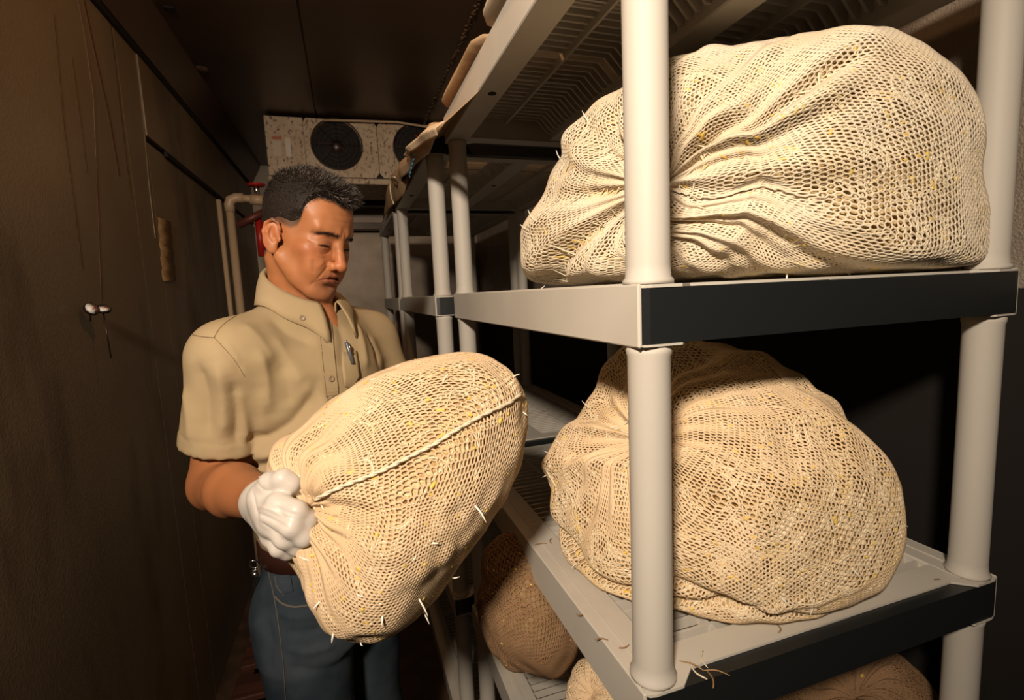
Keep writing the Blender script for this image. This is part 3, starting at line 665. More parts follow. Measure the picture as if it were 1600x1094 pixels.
for sx in (-1, 1):
    wr_ += [(fl_([(sx*.014, .006), (sx*.022, .0105), (sx*.032, .0115), (sx*.042, .0085), (sx*.050, .003)]), .0014, -.0010), (fl_([(sx*.014, -.010), (sx*.022, -.0165), (sx*.032, -.0190), (sx*.042, -.0165)]), .0022, -.0013),
            (fl_([(sx*.020, -.006), (sx*.030, -.009), (sx*.040, -.007)]), .0035, .0010), (fl_([(sx*.048, -.003), (sx*.055, -.001), (sx*.062, .003)]), .0016, -.0009), (fl_([(sx*.048, -.006), (sx*.056, -.009), (sx*.063, -.010)]), .0016, -.0008),
            (fl_([(sx*.0175, -.036), (sx*.0250, -.046), (sx*.0320, -.057), (sx*.0370, -.070)]), .0028, -.0020), (fl_([(sx*.037, -.072), (sx*.039, -.082)]), .0025, -.0012), (fl_([(sx*.028, -.030), (sx*.036, -.036), (sx*.044, -.047)]), .006, .0014),
            (fl_([(sx*.020, -.022), (sx*.032, -.027), (sx*.046, -.026)]), .003, -.0009), (fl_([(sx*.052, -.030), (sx*.050, -.045), (sx*.046, -.060)], 8), .006, -.0014), (fl_([(sx*.005, .018), (sx*.006, .030)], 6), .0016, -.0010)]
for z in (.048, .060): wr_.append((fl_([(x, z+.002*math.sin(x*60)) for x in np.linspace(-.04, .04, 7)]), .0026, -.0006))
wr_ = [q for q in wr_ if len(q[0]) > 2]
P = carve(P, Nn, wr_)+Nn*(.00012*n3(P)+.00022*n4(P))[:, None]
def hairmask(p):
    x, y, z = p[..., 0], p[..., 1], p[..., 2]
    zl = np.interp(y, [-.14, -.06, -.040, -.034, -.012, .006, .018, .030, .038, .045, .054, .070, .10], [-.055, -.050, -.035, .012, .020, .020, .018, .024, .036, .062, .078, .086, .084])
    zl = zl-.010*np.clip(1-(np.abs(x)/.05), 0, 1)*(y > .06)
    return z-zl
hm = hairmask(P)+.003*n4(P*.8)
base = np.array([.43, .168, .066]); c = np.tile(base, (len(P), 1))
def paint(cen, rad, col, amt):
    global c
    for sx in (-1, 1):
        q = (P-np.array([cen[0]*sx, cen[1], cen[2]]))/np.array(rad); w_ = amt*np.exp(-(q**2).sum(1)); c = c*(1-w_[:, None])+np.array(col)*w_[:, None]
paint((.045, .06, -.02), (.022, .03, .018), (.42, .125, .060), .7); paint((0, .108, -.03), (.014, .014, .014), (.44, .140, .060), .7)
paint((.085, -.015, 0), (.012, .03, .04), (.44, .14, .058), .7); paint((0, .07, -.085), (.04, .05, .025), (.31, .135, .072), .5)
paint((0, .09, -.0625), (.022, .016, .0085), (.30, .088, .055), .8); paint((.031, .083, .002), (.019, .012, .012), (.31, .115, .055), .55)
paint((0, .08, .05), (.05, .03, .02), (.42, .165, .070), .5)
th_ = np.clip(hm/.008+.6, 0, 1)[:, None]; c = c*(1-th_*.80)+np.array([.050, .035, .026])*th_*.80
bt = np.clip((np.abs(P[:, 0])-.010)/.044, 0, 1); bz = .0175+.0055*np.sin(bt*2.4)-.0045*bt
bw_ = .42*np.exp(-((P[:, 2]-bz)/.0042)**2)*((np.abs(P[:, 0]) > .010) & (np.abs(P[:, 0]) < .056) & (P[:, 1] > .03)); c = c*(1-bw_[:, None])+np.array([.055, .035, .026])*bw_[:, None]
dm_ = np.min(np.linalg.norm(P[:, None, :]-mouth_line[None, ::2, :], axis=2), axis=1) if len(mouth_line) else 1
wm_ = .6*np.exp(-(dm_/.0016)**2); c = c*(1-wm_[:, None])+np.array([.12, .035, .02])*wm_[:, None]  # shade painted along the crease between the lips
c *= (1+.05*n3(P)+.05*n4(P))[:, None]
headP, headQ = h2w(P), Q
# eye slits and brows ride on the head
# ---- body under the clothes, arms and right forearm
psi = math.radians(47); FB = np.array([math.sin(psi), -math.cos(psi), 0]); LB = np.array([math.cos(psi), math.sin(psi), 0]); ZB = np.array([0, 0, 1.])
WC = np.array([-.070, 1.01, .97])
SR = NB-LB*.158+np.array([0, 0, -.042]); SL = NB+LB*.165+np.array([0, 0, -.045])
ER = un(338, 757, .83); WR = un(412, 781, .635)
EL = SL+np.array([.06, -.08, -.25]); WL_ = np.array([.085, .885, 1.055])
def frame_ang(): return math.atan2(LB[1], LB[0])
zs = [.82, .95, 1.03, 1.12, 1.22, 1.30, 1.345, 1.375, 1.40]
ccx = [WC[0], WC[0], WC[0]+.0, -.076, -.080, -.078, -.076, -.075, NB[0]]; ccy = [1.01, 1.01, 1.01, 1.01, 1.005, 1.0, 1.0, 1.003, NB[1]]
an = [frame_ang()]*9
B = SDF((-.42, .58, .75), (.30, 1.30, 1.46), .005)
B.loft(zs, ccx, ccy, [.130, .112, .110, .112, .130, .150, .142, .105, .062], [.09, .095, .100, .108, .108, .098, .082, .065, .058], an, .02)
B.cap(NB, h2w((0, -.03, -.05)), .058*HS, .050*HS, .02)
B.cap(SR, ER, .044, .040, .03); B.chain([ER, ER*.55+WR*.45, WR], [.041, .038, .0265], .015); B.cap(WR, WR+(WR-ER)*.15, .026, .024, .01)
B.cap(SL, EL, .050, .040, .03); B.chain([EL, WL_], [.040, .026], .015)
bp, bq, _ = B.verts(); bp = relax(bp, bq, 3); bn = vnormals(bp, bq)
# faint tendons and veins on the forearm
allP = np.concatenate([headP, bp]); allQ = np.concatenate([headQ, bq+len(headP)])
me = mesh_np('body', allP, allQ)
ca_ = me.color_attributes.new('tone', 'FLOAT_COLOR', 'POINT'); cc = np.ones((len(allP), 4), np.float32); cc[:len(c), :3] = np.clip(c, 0, 1)
cc[len(c):, :3] = np.array([.40, .150, .058])*(1+.07*Noise(60, 12, 5)(bp))[:, None]; ca_.data.foreach_set('color', cc.ravel())
body = link('body', me, Mskin, man)
# flip check
def fix_normals(o):
    import bmesh as bm_; b = bm_.new(); b.from_mesh(o.data); bm_.ops.recalc_face_normals(b, faces=b.faces); b.to_mesh(o.data); b.free()
fix_normals(body)
bbody = bvh_of(body)
# ---- hair cap + short hairs
X, Y, Z = np.meshgrid(*S.ax, indexing='ij'); G_ = np.stack([X, Y, Z], -1).reshape(-1, 3)
hmG = (hairmask(G_)).reshape(S.n)
front = np.clip((Y-.03)/.05, 0, 1)*np.clip((Z-.07)/.03, 0, 1); top = np.clip((Z-.03)/.07, 0, 1)
thick = np.minimum(np.clip(hmG/.010, -1, 1), 1)*(.0025+.0085*top+.006*front)
rough = (.0010*(np.sin(X*700+3*np.sin(Z*300))*np.sin(Y*650+2*np.sin(X*420)))).astype(np.float32)
HF = headF-thick+.0015
hp, hq, _ = S.verts(0.0, HF.astype(np.float32)); k_ = hairmask(hp) > -.004
fk = k_[hq].all(1) & (np.abs(hp[hq[:, 0], 2]) < 9); hq = hq[fk]
me = mesh_np('hair', h2w(hp), hq); hair = link('hair', me, Mhair, man); fix_normals(hair)
use = np.unique(hq); rn = vnormals(hp, hq); 
if (rn[use]*(hp[use]-np.array([0, -.01, .03]))).sum() < 0: rn = -rn
def hairs(count, seed, rad, m_, nm):
    g = np.random.default_rng(seed); ix = g.choice(use, count); p = hp[ix]-rn[ix]*.002; nrm = rn[ix]
    fr = np.clip((p[:, 1]-.02)/.05, 0, 1)*np.clip((p[:, 2]-.06)/.03, 0, 1); tp_ = np.clip((p[:, 2]-.03)/.07, 0, 1)
    side = 1-tp_
    comb = np.stack([g.normal(0, .25, count), .9+0*fr, -.35*side+.35*fr-.5*side*(p[:, 1] < 0)], 1)
    d = unit(nrm*(.55+.25*tp_)[:, None]+comb*.75+g.normal(0, .16, (count, 3)))
    Ln = (.0045+.0060*tp_+.0085*fr)*g.uniform(.6, 1.3, count)
    tip = p+d*Ln[:, None]+np.array([0, .0, -.0012])*fr[:, None]; s_ = unit(np.cross(d, nrm+1e-4)); q = np.cross(d, s_)
    V = np.stack([p+s_*rad, p-s_*rad*.5+q*rad*.87, p-s_*rad*.5-q*rad*.87, tip], 1).reshape(-1, 3); b = np.arange(count)*4
    F = np.concatenate([np.stack([b+i, b+(i+1) % 3, b+3], 1) for i in range(3)])
    o = link(nm, mesh_np(nm, h2w(V), None, F, False), m_, hair); o['kind'] = 'stuff'; return o
hairs(17000, 1, .00045, Mhair, 'hair_tips'); o = hairs(4200, 2, .00042, Mhairg, 'hair_tips'); o['label'] = 'grey hair tips'
# eyebrows, lashes
def brow(sx, cnt=300):
    g = np.random.default_rng(5+sx); V = []; F = []
    kd = S; 
    bhead = BVHTree.FromPolygons([tuple(v) for v in headP.tolist()], [tuple(q) for q in headQ.tolist()])
    for i in range(cnt):
        t = g.uniform(); x = .012+.040*t; z = .0175+.0055*math.sin(t*2.4)-.0045*t+g.normal(0, .0020*(1-.5*t)); 
        a = h2w((sx*x, .13, z)); r = bhead.ray_cast(Vector(a), Vector(-Fy))
        if r[0] is None: continue
        p = np.array(r[0]); n_ = np.array(r[1]); n_ = n_ if n_@Fy > 0 else -n_
        d = unit(Lx*sx*(.7+.4*t)+Uz*(.65-1.0*t)+n_*.30+g.normal(0, .15, 3)); L_ = g.uniform(.004, .008); s_ = unit(np.cross(d, n_))*.00028; b = len(V)
        p = p-n_*.0004; V += [p-s_, p+s_, p+n_*.0005, p+d*L_]; F += [(b, b+1, b+3), (b+1, b+2, b+3), (b+2, b, b+3)]
    o = link('eyebrow', mesh_np('eyebrow', V, None, F, False), Mbrow, man); o['kind'] = 'stuff'
bhead = BVHTree.FromPolygons([tuple(v) for v in headP.tolist()], [tuple(q) for q in headQ.tolist()])
def on_face(x, z, off=.0):
    r = bhead.ray_cast(Vector(h2w((x, .14, z))), Vector(-Fy)); p = np.array(r[0]); return p+Fy*off
for sx in (-1, 1):
    brow(sx)
    mb = MB(); pts = [on_face(sx*x, z, -.0004) for x, z in spline([(.0185, -.0052), (.024, -.0034), (.031, -.0028), (.038, -.0030), (.0450, -.0046)], 14)]
    mb.tube(pts, [.0004+.0016*math.sin(math.pi*i/13)**.5 for i in range(14)], 8); mb.build('eye', Meye, man)
    mb = MB(); pts = [on_face(sx*x, z, -.0002) for x, z in spline([(.0175, -.0038), (.024, -.0017), (.031, -.0008), (.038, -.0013), (.0475, -.0042)], 14)]
    mb.tube(pts, .0006, 6); mb.build('lash_line', Mhair, man)
# ---- shirt
K = SDF((-.42, .66, .84), (.30, 1.30, 1.46), .0040)
zs2 = [.94, .97, 1.005, 1.04, 1.09, 1.16, 1.24, 1.31, 1.35, 1.38, 1.415]
cx2 = np.interp(zs2, zs, ccx); cy2 = np.interp(zs2, zs, ccy)
ra2 = [.112, .117, .130, .138, .142, .148, .156, .164, .152, .118, .070]; rb2 = [.100, .103, .118, .126, .130, .130, .126, .115, .098, .080, .062]
K.loft(zs2, cx2, cy2, ra2, rb2, [frame_ang()]*len(zs2), .02)
ad = unit(ER-SR); al_ = np.linalg.norm(ER-SR); C1 = SR+ad*al_*.67
Cm = SR+(C1-SR)*.30; K.cap(SR, Cm, .060, .0585, .032); K.cap(Cm, C1, .0585, .0600, .004); K.cap(NB-LB*.05+ZB*.002, SR+ZB*.006, .05, .056, .03)
bd = unit(EL-SL); C2 = SL+bd*.20; K.cap(SL, C2, .060, .066, .035); K.cap(NB+LB*.05, SL+ZB*.004, .05, .055, .03)
# open cuffs
def cuff(C, d, r):
    c1 = C-d*.004
    sl, X, Y, Z = K.win(np.minimum(C, C+d*.1)-.1, np.maximum(C, C+d*.1)+.1, .0)
    t = (X-c1[0])*d[0]+(Y-c1[1])*d[1]+(Z-c1[2])*d[2]; q = np.sqrt(np.maximum((X-c1[0])**2+(Y-c1[1])**2+(Z-c1[2])**2-t*t, 0))
    D = np.maximum(-t, q-r-.002); K.F[sl] = np.maximum(K.F[sl], -D)
    D = np.maximum(-(t+.03), q-(r-.0075)); K.F[sl] = np.maximum(K.F[sl], -D)
cuff(C1+ad*.006, ad, .0600); cuff(C2+bd*.006, bd, .066)
NC = NB*.5+h2w((0, -.03, -.05))*.5+FB*.006
K.plane(NC-ZB*.012, unit(ZB+FB*.42), .004)
kp, kq, _ = K.verts(); kp = relax(kp, kq, 3); kn = vnormals(kp, kq)
if (kn*(kp-kp.mean(0))).sum() < 0: kn = -kn; kq = kq[:, ::-1]
bs = BVHTree.FromPolygons([tuple(v) for v in kp.tolist()], [tuple(q) for q in kq.tolist()])
def on(bv, pts, n=16, off=0.0):
    out = []
    for x, y in spline(pts, n):
        h = hit(bv, x, y)
        if h: out.append(h[0]+h[1]*off)
    return out
FL = [([(380,712),(420,712),(462,690),(495,655),(515,612)], .016, .009), ([(378,688),(420,684),(455,664),(485,628),(495,600)], .013, -.008), ([(385,745),(425,742),(460,722)], .013, .007), ([(380,730),(415,728),(445,712)], .010, -.005),
      ([(372,600),(380,650),(385,700)], .010, .004), ([(408,600),(412,650),(412,690)], .012, .003), ([(400,540),(416,590),(424,650)], .014, .005), ([(425,520),(455,570),(478,610)], .020, .004), ([(440,560),(450,600),(452,640)], .016, -.003),
      ([(305,560),(322,615),(326,690)], .016, -.005), ([(338,560),(350,615),(348,690)], .015, .006), ([(288,600),(296,650),(300,700)], .014, .004), ([(362,590),(372,640),(370,700)], .012, -.005),
      ([(420,490),(450,520),(495,540)], .016, -.003), ([(375,500),(405,530),(430,570)], .016, .003), ([(528,500),(538,530),(535,580)], .014, -.003), ([(555,500),(566,540),(572,580)], .014, .004), ([(575,520),(588,550),(592,575)], .010, -.004),
      ([(385,780),(410,810),(430,830)], .014, .006), ([(388,760),(405,785),(435,805)], .011, -.005), ([(470,600),(500,620),(512,640)], .014, .003), ([(335,525),(352,546),(368,566),(380,586)], .0045, -.0022), ([(347,532),(362,549),(377,568)], .0040, .0016),
      ([(415,470),(380,487),(350,505),(336,528)], .0035, -.0014), ([(336,528),(318,526),(298,522)], .0035, -.0014)]
FL = [(on(bs, p), w_*.85, a*1.45) for p, w_, a in FL]; FL = [f for f in FL if len(f[0]) > 2]
kn2 = Noise(22, 10, 8); kn3 = Noise(55, 12, 9)
kp = carve(kp, kn, FL)+kn*(.0014*kn2(kp)+.0009*kn3(kp*[1, 1, .5]))[:, None]
kn = vnormals(kp, kq)
# cuff hems: a turned band
for C, d, r in ((C1, ad, .0600), (C2, bd, .066)):
    t = (kp-C)@d; q = np.linalg.norm(kp-C-t[:, None]*d, axis=1); mk = (t > -.022) & (q < r+.02) & (q > r-.01); 
    kp[mk] += ((kp-C-t[:, None]*d)/q[:, None])[mk]*.0012
shirt = link('shirt', mesh_np('shirt', kp, kq), Mshirt, man); fix_normals(shirt)
bs = bvh_of(shirt)
def ribbon(name, pts, width, mat_, parent, t=.0012, off=.0004, n=20, bv=None):
    """thin strip lying on the cloth, following pts"""
    bv = bv or bs; C_, N_ = [], []
    for x, y in spline(pts, n):
        h = hit(bv, x, y)
        if h: C_.append(h[0]); N_.append(h[1])
    C_ = np.array(C_); N_ = np.array(N_)
    for _ in range(2): C_[1:-1] = (C_[:-2]+2*C_[1:-1]+C_[2:])/4
    T = unit(np.gradient(C_, axis=0)); S_ = unit(np.cross(N_, T)); V = []
    for i in range(len(C_)):
        for a, o in ((-.5, off), (-.5, off+t), (.5, off+t), (.5, off)): V.append(C_[i]+S_[i]*a*width+N_[i]*o)
    F = []
    for i in range(len(C_)-1):
        for k in range(4): F.append((i*4+k, i*4+(k+1) % 4, i*4+4+(k+1) % 4, i*4+4+k))
    m_ = len(C_)*4-4; F += [(3, 2, 1, 0), (m_, m_+1, m_+2, m_+3)]
    mb = MB(); mb.add(V, F, False); o = mb.build(name, mat_, parent); fix_normals(o); return o
ribbon('seam', [(415,470),(380,487),(352,504),(340,516),(335,528)], .0010, Mstitch, shirt, .0005)
ribbon('seam', [(335,528),(318,527),(299,523)], .0010, Mstitch, shirt, .0005)
ribbon('seam', [(335,528),(353,547),(369,566),(382,588)], .0009, Mstitch, shirt, .0004)
ribbon('placket', [(506,500),(509,540),(514,590),(520,640)], .026, Mshirt, shirt, .0016, .0006, 26)
ribbon('placket_edge', [(498,500),(501,540),(506,590),(512,640)], .0012, Mstitch, shirt, .0022, .0004, 26)
def button(px, py, r=.0052, off=.0028, bv=None):
    h = hit(bv or bs, px, py)
    if not h: return
    p, n_ = h; MB().lathe([(r*.5, 0), (r, .0003), (r, .0014), (r*.8, .0018), (r*.72, .0012), (0.0003, .0012)], p+n_*off, tuple(n_), 18).build('button', Mbutton, shirt)
button(508, 533); button(516, 592)
# chest pocket with a pen
pk = []
V = []
for x0, y0, x1, y1 in ((532,552,556,549), (533,570,559,567), (535,590,562,588), (537,604,550,608)):
    for k in range(7):
        h = hit(bs, x0+(x1-x0)*k/6, y0+(y1-y0)*k/6); V.append(h[0]+h[1]*.0016 if h else V[-1])
F = [(i*7+k, i*7+k+1, i*7+k+8, i*7+k+7) for i in range(3) for k in range(6)]
mb = MB().add(V, F, True); o = mb.build('pocket', Mshirt, shirt); md = o.modifiers.new('s', 'SOLIDIFY'); md.thickness = .0016
ribbon('pocket_seam', [(533,556),(545,555),(557,553)], .0008, Mstitch, shirt, .0028, .0004, 10)
def pen(x0, y0, x1, y1, m_, label):
    a = hit(bs, x0, y0+12); b = hit(bs, x1, y1)
    if not (a and b): return
    pa, pb = un(x0, y0, (a[0]-CO)@CF-.001)+a[1]*.005, b[0]+b[1]*.005
    P_ = empty('pen', pb); tag(P_, label, 'pen'); d_ = pa-pb
    MB().tube([pb, pb+d_*.55, pb+d_*.9, pa], [.0032, .0036, .0036, .0026], 10).build('barrel', m_, P_)
    MB().tube([pb+d_*.98, pb+d_*1.06], [.0016, .0016], 8).build('plunger', Msteel, P_)
    MB().tube([pb+d_*.86+a[1]*.004, pb+d_*.84+a[1]*.0062, pb+d_*.45+a[1]*.0055], [.0010, .0012, .0010], 6).build('clip', Msteel, P_)
pen(539, 536, 549, 570, Mpen, 'grey clip pen in the khaki chest pocket')
# collar
def collar():
    rows = []; ths = np.linspace(math.radians(20), math.radians(340), 61); V = []
    for th in ths:
        cs, sn = math.cos(th), math.sin(th); fr = max(cs, 0)**2; bk = max(-cs, 0)
        tilt = -.036*cs
        e = lambda r, z: NC+FB*(r+.004*fr)*cs+LB*(r-.004)*sn+ZB*(z+tilt)
        tipk = np.exp(-((math.degrees(min(th, 2*math.pi-th))-20)/13)**2)
        q = [e(.0585, -.012), e(.0600, .012), e(.0630, .0150), e(.0680, .010)]
        b_ = e(.090, -.026)-ZB*.022*tipk+FB*.010*tipk; near = bs.find_nearest(Vector(b_))
        nn = np.array(near[1]); nn = nn if nn@(b_-NC) > 0 else -nn
        b_ = np.array(near[0])+nn*.0040
        q += [q[3]*.62+b_*.38+nn*.004, q[3]*.28+b_*.72+nn*.003, b_]
        V += q
    n = 7; F = [(i*n+k, i*n+k+1, (i+1)*n+k+1, (i+1)*n+k) for i in range(len(ths)-1) for k in range(n-1)]
    o = MB().add(V, F, True).build('collar', Mshirt, shirt)
    md = o.modifiers.new('s', 'SOLIDIFY'); md.thickness = .0022; md.offset = 0
    # stitched edge
    E = [np.array(V[i*n+6])*.93+np.array(V[i*n+4])*.07 for i in range(len(ths))]
    return o
col = collar(); bc = bvh_of(col)
button(472, 497, .0048, .0012, bc)
# ---- jeans, belt, shoes
J = SDF((-.32, .78, .05), (.20, 1.26, 1.02), .0055)
hx, hy = WC[0], WC[1]
J.loft([.80, .86, .93, .990], [hx+.0, hx, hx, hx], [hy+.005, hy, hy, hy], [.150, .146, .132, .122], [.110, .112, .106, .103], [frame_ang()]*4, .01)
for sx in (-1, 1):
    hp_ = np.array([hx, hy, .86])+LB*sx*.078; kn_ = np.array([hx, hy, .50])+LB*sx*.090+FB*(.02 if sx < 0 else -.02); an_ = np.array([hx, hy, .10])+LB*sx*.110+FB*(.0 if sx < 0 else -.03)
    J.cap(hp_, kn_, .085, .066, .03); J.cap(kn_, an_, .067, .058, .03)
J.plane((0, 0, .990), (0, 0, 1), .002); J.plane((0, 0, .075), (0, 0, -1), .002)
jp, jq, _ = J.verts(); jp = relax(jp, jq, 2); jn = vnormals(jp, jq)
if (jn*(jp-jp.mean(0))).sum() < 0: jn = -jn; jq = jq[:, ::-1]
bj = BVHTree.FromPolygons([tuple(v) for v in jp.tolist()], [tuple(q) for q in jq.tolist()])
JL = [([(440,985),(470,990),(510,980)], .007, -.004), ([(445,1010),(480,1020),(530,1005)], .008, .004), ([(450,1040),(490,1050),(535,1040)], .008, -.004), ([(430,950),(455,965),(500,962)], .006, .004), ([(415,960),(425,1000),(420,1060)], .008, -.004)]
JL = [(on(bj, p), w_, a) for p, w_, a in JL]; JL = [f for f in JL if len(f[0]) > 2]
jp = carve(jp, jn, JL)+jn*(.0015*kn2(jp*.8)+.0004*kn3(jp))[:, None]
jeans = link('jeans', mesh_np('jeans', jp, jq), Mjean, man); fix_normals(jeans); bj = bvh_of(jeans)
ribbon('seam', [(418,884),(428,925),(436,975),(443,1030),(447,1094)], .0014, Mstitch, jeans, .0012, .0006, 26, bj).data.materials[0] = Mjst
ribbon('pocket_edge', [(430,932),(441,944),(460,949),(492,944)], .0028, Mjst, jeans, .0016, .0004, 20, bj)
ribbon('pocket_edge', [(430,900),(433,918),(444,930)], .0016, Mjst, jeans, .0012, .0004, 12, bj)
ribbon('coin_pocket', [(446,897),(450,926)], .020, Mjean, jeans, .0018, .0004, 8, bj)
# belt
bv_ = []; M_ = 72
for i in range(M_):
    a = 2*math.pi*i/M_
    for (dr, z) in ((.002, .962), (.005, .964), (.005, .993), (.002, .995)):
        rA = .126+dr; rB = .106+dr; bv_.append(np.array([hx, hy, z])+LB*rA*math.cos(a)+FB*rB*math.sin(a))
F = [(i*4+k, ((i+1) % M_)*4+k, ((i+1) % M_)*4+k+1, i*4+k+1) for i in range(M_) for k in range(3)]
o = MB().add(bv_, F, True).build('belt', Mbelt, man); md = o.modifiers.new('s', 'SOLIDIFY'); md.thickness = .003
kx = un(397, 882, .90)
KR = empty('key_ring', kx); tag(KR, 'small bunch of steel keys hanging from the brown belt', 'keys')
ringp = [kx+.011*np.array([math.cos(a)*.7, -math.sin(a)*.7, math.sin(a)]) for a in np.linspace(0, 2*math.pi, 17)]
MB().tube(ringp, .0012, 6, False).build('ring', Msteel, KR)
for i, (dx, dz) in enumerate(((-.006, -.045), (.004, -.050), (.011, -.040))):
    a_ = kx+np.array([0, -.004*i, -.011]); b_ = kx+np.array([dx, -.006, dz])
    q = MB(); q.tube([a_, a_*.75+b_*.25, a_*.7+b_*.3, b_], [.0045, .0055, .0022, .0016], 6); q.build('key', Msteel, KR)
# shoes
for sx in (-1, 1):
    A_ = SDF((-.45, .60, 0), (.25, 1.35, .13), .006); an_ = np.array([hx, hy, .05])+LB*sx*.110+FB*(.0 if sx < 0 else -.03)
    A_.cap(an_-FB*.04+ZB*(-.010), an_+FB*.15-ZB*.018, .042, .036, .02); A_.cap(an_+ZB*.0, an_+ZB*.06, .045, .045, .03); A_.plane((0, 0, .006), (0, 0, -1), .004)
    p_, q_, _ = A_.verts(); o = link('shoe', mesh_np('shoe', relax(p_, q_, 2), q_), Mdark, man); fix_normals(o)
# ---- gloves
hh = hit(hb, 476, 790); d0 = (hh[0]-CO)@CF if hh else .57
print('grip depth', d0)
def g_(x, y, dd): return un(x, y, d0+dd)
Wv = WR
GL = SDF(np.minimum(Wv, g_(480, 800, 0))-.11, np.maximum(Wv, g_(480, 800, 0))+.09, .0013)
kI, kM, kR, kP = g_(435, 787, -.017), g_(428, 804, -.016), g_(423, 820, -.009), g_(425, 838, .002)
wr = WR+unit(kM-WR)*.004
GL.cap(WR-unit(kM-WR)*.016, wr, .0268, .0262, .004)
for kk, r1 in ((kI, .0125), (kM, .0125), (kR, .0120), (kP, .0112)): GL.cap(wr+(kk-wr)*.1, kk, .0205, r1, .014)
GL.cap(g_(412, 778, .010), g_(430, 805, .0), .017, .016, .014)
GL.chain([kI, g_(464, 799, -.024), g_(481, 812, -.015), g_(481, 818, .004), g_(470, 814, .016)], [.0122, .0112, .0104, .0094, .0086], .005)
GL.chain([kM, g_(455, 824, -.030), g_(474, 839, -.022), g_(478, 840, .000), g_(466, 836, .014)], [.0126, .0110, .0102, .0092, .0084], .006)
GL.chain([kR, g_(446, 842, -.022), g_(463, 854, -.012), g_(466, 852, .006), g_(456, 846, .018)], [.0118, .0104, .0096, .0088, .0080], .006)
GL.chain([kP, g_(436, 856, -.010), g_(450, 861, -.002), g_(452, 858, .012), g_(444, 852, .022)], [.0108, .0094, .0088, .0080, .0073], .005)
GL.chain([g_(412, 776, .012), g_(424, 755, .002), g_(443, 749, -.006), g_(456, 756, -.004), g_(465, 767, .006)], [.0165, .0130, .0108, .0102, .0082], .006)
# cuff roll
cdir = unit(kM-WR); cc_ = WR-cdir*.016; q1 = unit(np.cross(cdir, ZB)); q2 = np.cross(cdir, q1)
rp = [cc_+.0268*(math.cos(a)*q1+math.sin(a)*q2) for a in np.linspace(0, 2*math.pi, 25)]
GL.chain(rp, [.0016]*25, .001)
gp, gq, _ = GL.verts(); gp = relax(gp, gq, 2); gn = vnormals(gp, gq)
if (gn*(gp-gp.mean(0))).sum() < 0: gn = -gn; gq = gq[:, ::-1]
bg = BVHTree.FromPolygons([tuple(v) for v in gp.tolist()], [tuple(q) for q in gq.tolist()])
WRK = [([(400,800),(425,812),(452,826)], .0020, -.0016), ([(405,815),(430,830),(448,845)], .0020, -.0014), ([(398,790),(420,795),(445,808)], .0018, .0010), ([(398,750),(410,765),(430,770)], .0020, -.0010), ([(430,790),(445,800),(470,806)], .0018, -.0008), ([(395,765),(399,790),(405,815)], .0020, -.0012), ([(441,800),(452,806)], .0016, .0010)]
WRK = [(on(bg, p), w_, a) for p, w_, a in WRK]; WRK = [f for f in WRK if len(f[0]) > 2]
gp = carve(gp, gn, WRK)+gn*(.0004*Noise(150, 10, 2)(gp))[:, None]
glove = link('glove', mesh_np('glove', gp, gq), Mglove, man); fix_normals(glove)
# left hand, spread under the back of the sack
LG = SDF(WL_-.14, WL_+.16, .0022); hd = unit(np.array([.10, -.75, .30])); sd = unit(np.cross(hd, ZB)); pn = np.cross(sd, hd)
ctr = WL_+hd*.05
LG.cap(WL_-hd*.02, WL_+hd*.02, .027, .025, .01)
for i, (o_, L_) in enumerate(((-.030, .070), (-.010, .080), (.010, .075), (.029, .058))):
    k0 = WL_+hd*.088+sd*o_; LG.cap(WL_+hd*.015+sd*o_*.5, k0, .020, .0120, .012)
    f1 = k0+hd*L_*.45+sd*o_*.25+pn*.003; f2 = k0+hd*L_*.8+sd*o_*.35+pn*.012; LG.chain([k0, f1, f2, f2+hd*L_*.15+pn*.010], [.0115, .0100, .0092, .0080], .003)
LG.chain([WL_+hd*.02-sd*.015, WL_+hd*.050-sd*.042, WL_+hd*.080-sd*.056+pn*.01, WL_+hd*.098-sd*.058+pn*.02], [.018, .0135, .0115, .0090], .008)
p_, q_, _ = LG.verts(); o = link('glove', mesh_np('glove', relax(p_, q_, 2), q_), Mglove, man); fix_normals(o)
# ------------------------------------------------------------------ evaporator under the ceiling
EY = 2.85
def ep(px, py): return plane_pt(px, py, 1, EY)
e0 = ep(413, 192); e1 = ep(421, 284); ex0 = (e0[0]+e1[0])/2; ez1 = ZC-.012; ez0 = e1[2]; ex1 = ex0+1.12
EV = empty('evaporator', (ex0+.5, EY+.2, ez0)); tag(EV, 'grimy cream cooling unit with two dark fans hung from the ceiling', 'cooling unit')
MB().box((ex0+.003, EY+.13, ez0+.0), (ex1-.003, EY+.42, ez1), .004).build('housing', Mcoil, EV)
MB().box((ex0+.006, EY+.012, ez0+.03), (ex1-.006, EY+.13, ez1-.006)).build('fan_chamber', Mdark, EV)
f1 = ep(527, 233); f2 = ep(651, 226); fr_ = .145
zc_ = (f1[2]+f2[2])/2
seamsx = [ex0, f1[0]-fr_-.012, (f1[0]+f2[0])/2, f2[0]+fr_+.02, ex1]
def plate_hole(x0, x1, cx, r, name):
    mb = MB(); n = 48; z0, z1 = ez0+.032, ez1-.004; V = []
    for i in range(n):
        a = 2*math.pi*(i+.5)/n; c_, s_ = math.cos(a), math.sin(a)
        t = min(((x1-cx) if c_ > 0 else (cx-x0))/max(abs(c_), 1e-6), ((z1-zc_) if s_ > 0 else (zc_-z0))/max(abs(s_), 1e-6))
        V += [(cx+r*c_, EY+.012, zc_+r*s_), (cx+r*c_, EY, zc_+r*s_), (cx+t*c_, EY, zc_+t*s_), (cx+t*c_, EY+.012, zc_+t*s_)]
    F = [(i*4+k, i*4+k+1, ((i+1) % n)*4+k+1, ((i+1) % n)*4+k) for i in range(n) for k in range(3)]
    mb.add(V, F); return mb.build(name, Mcoil, EV)
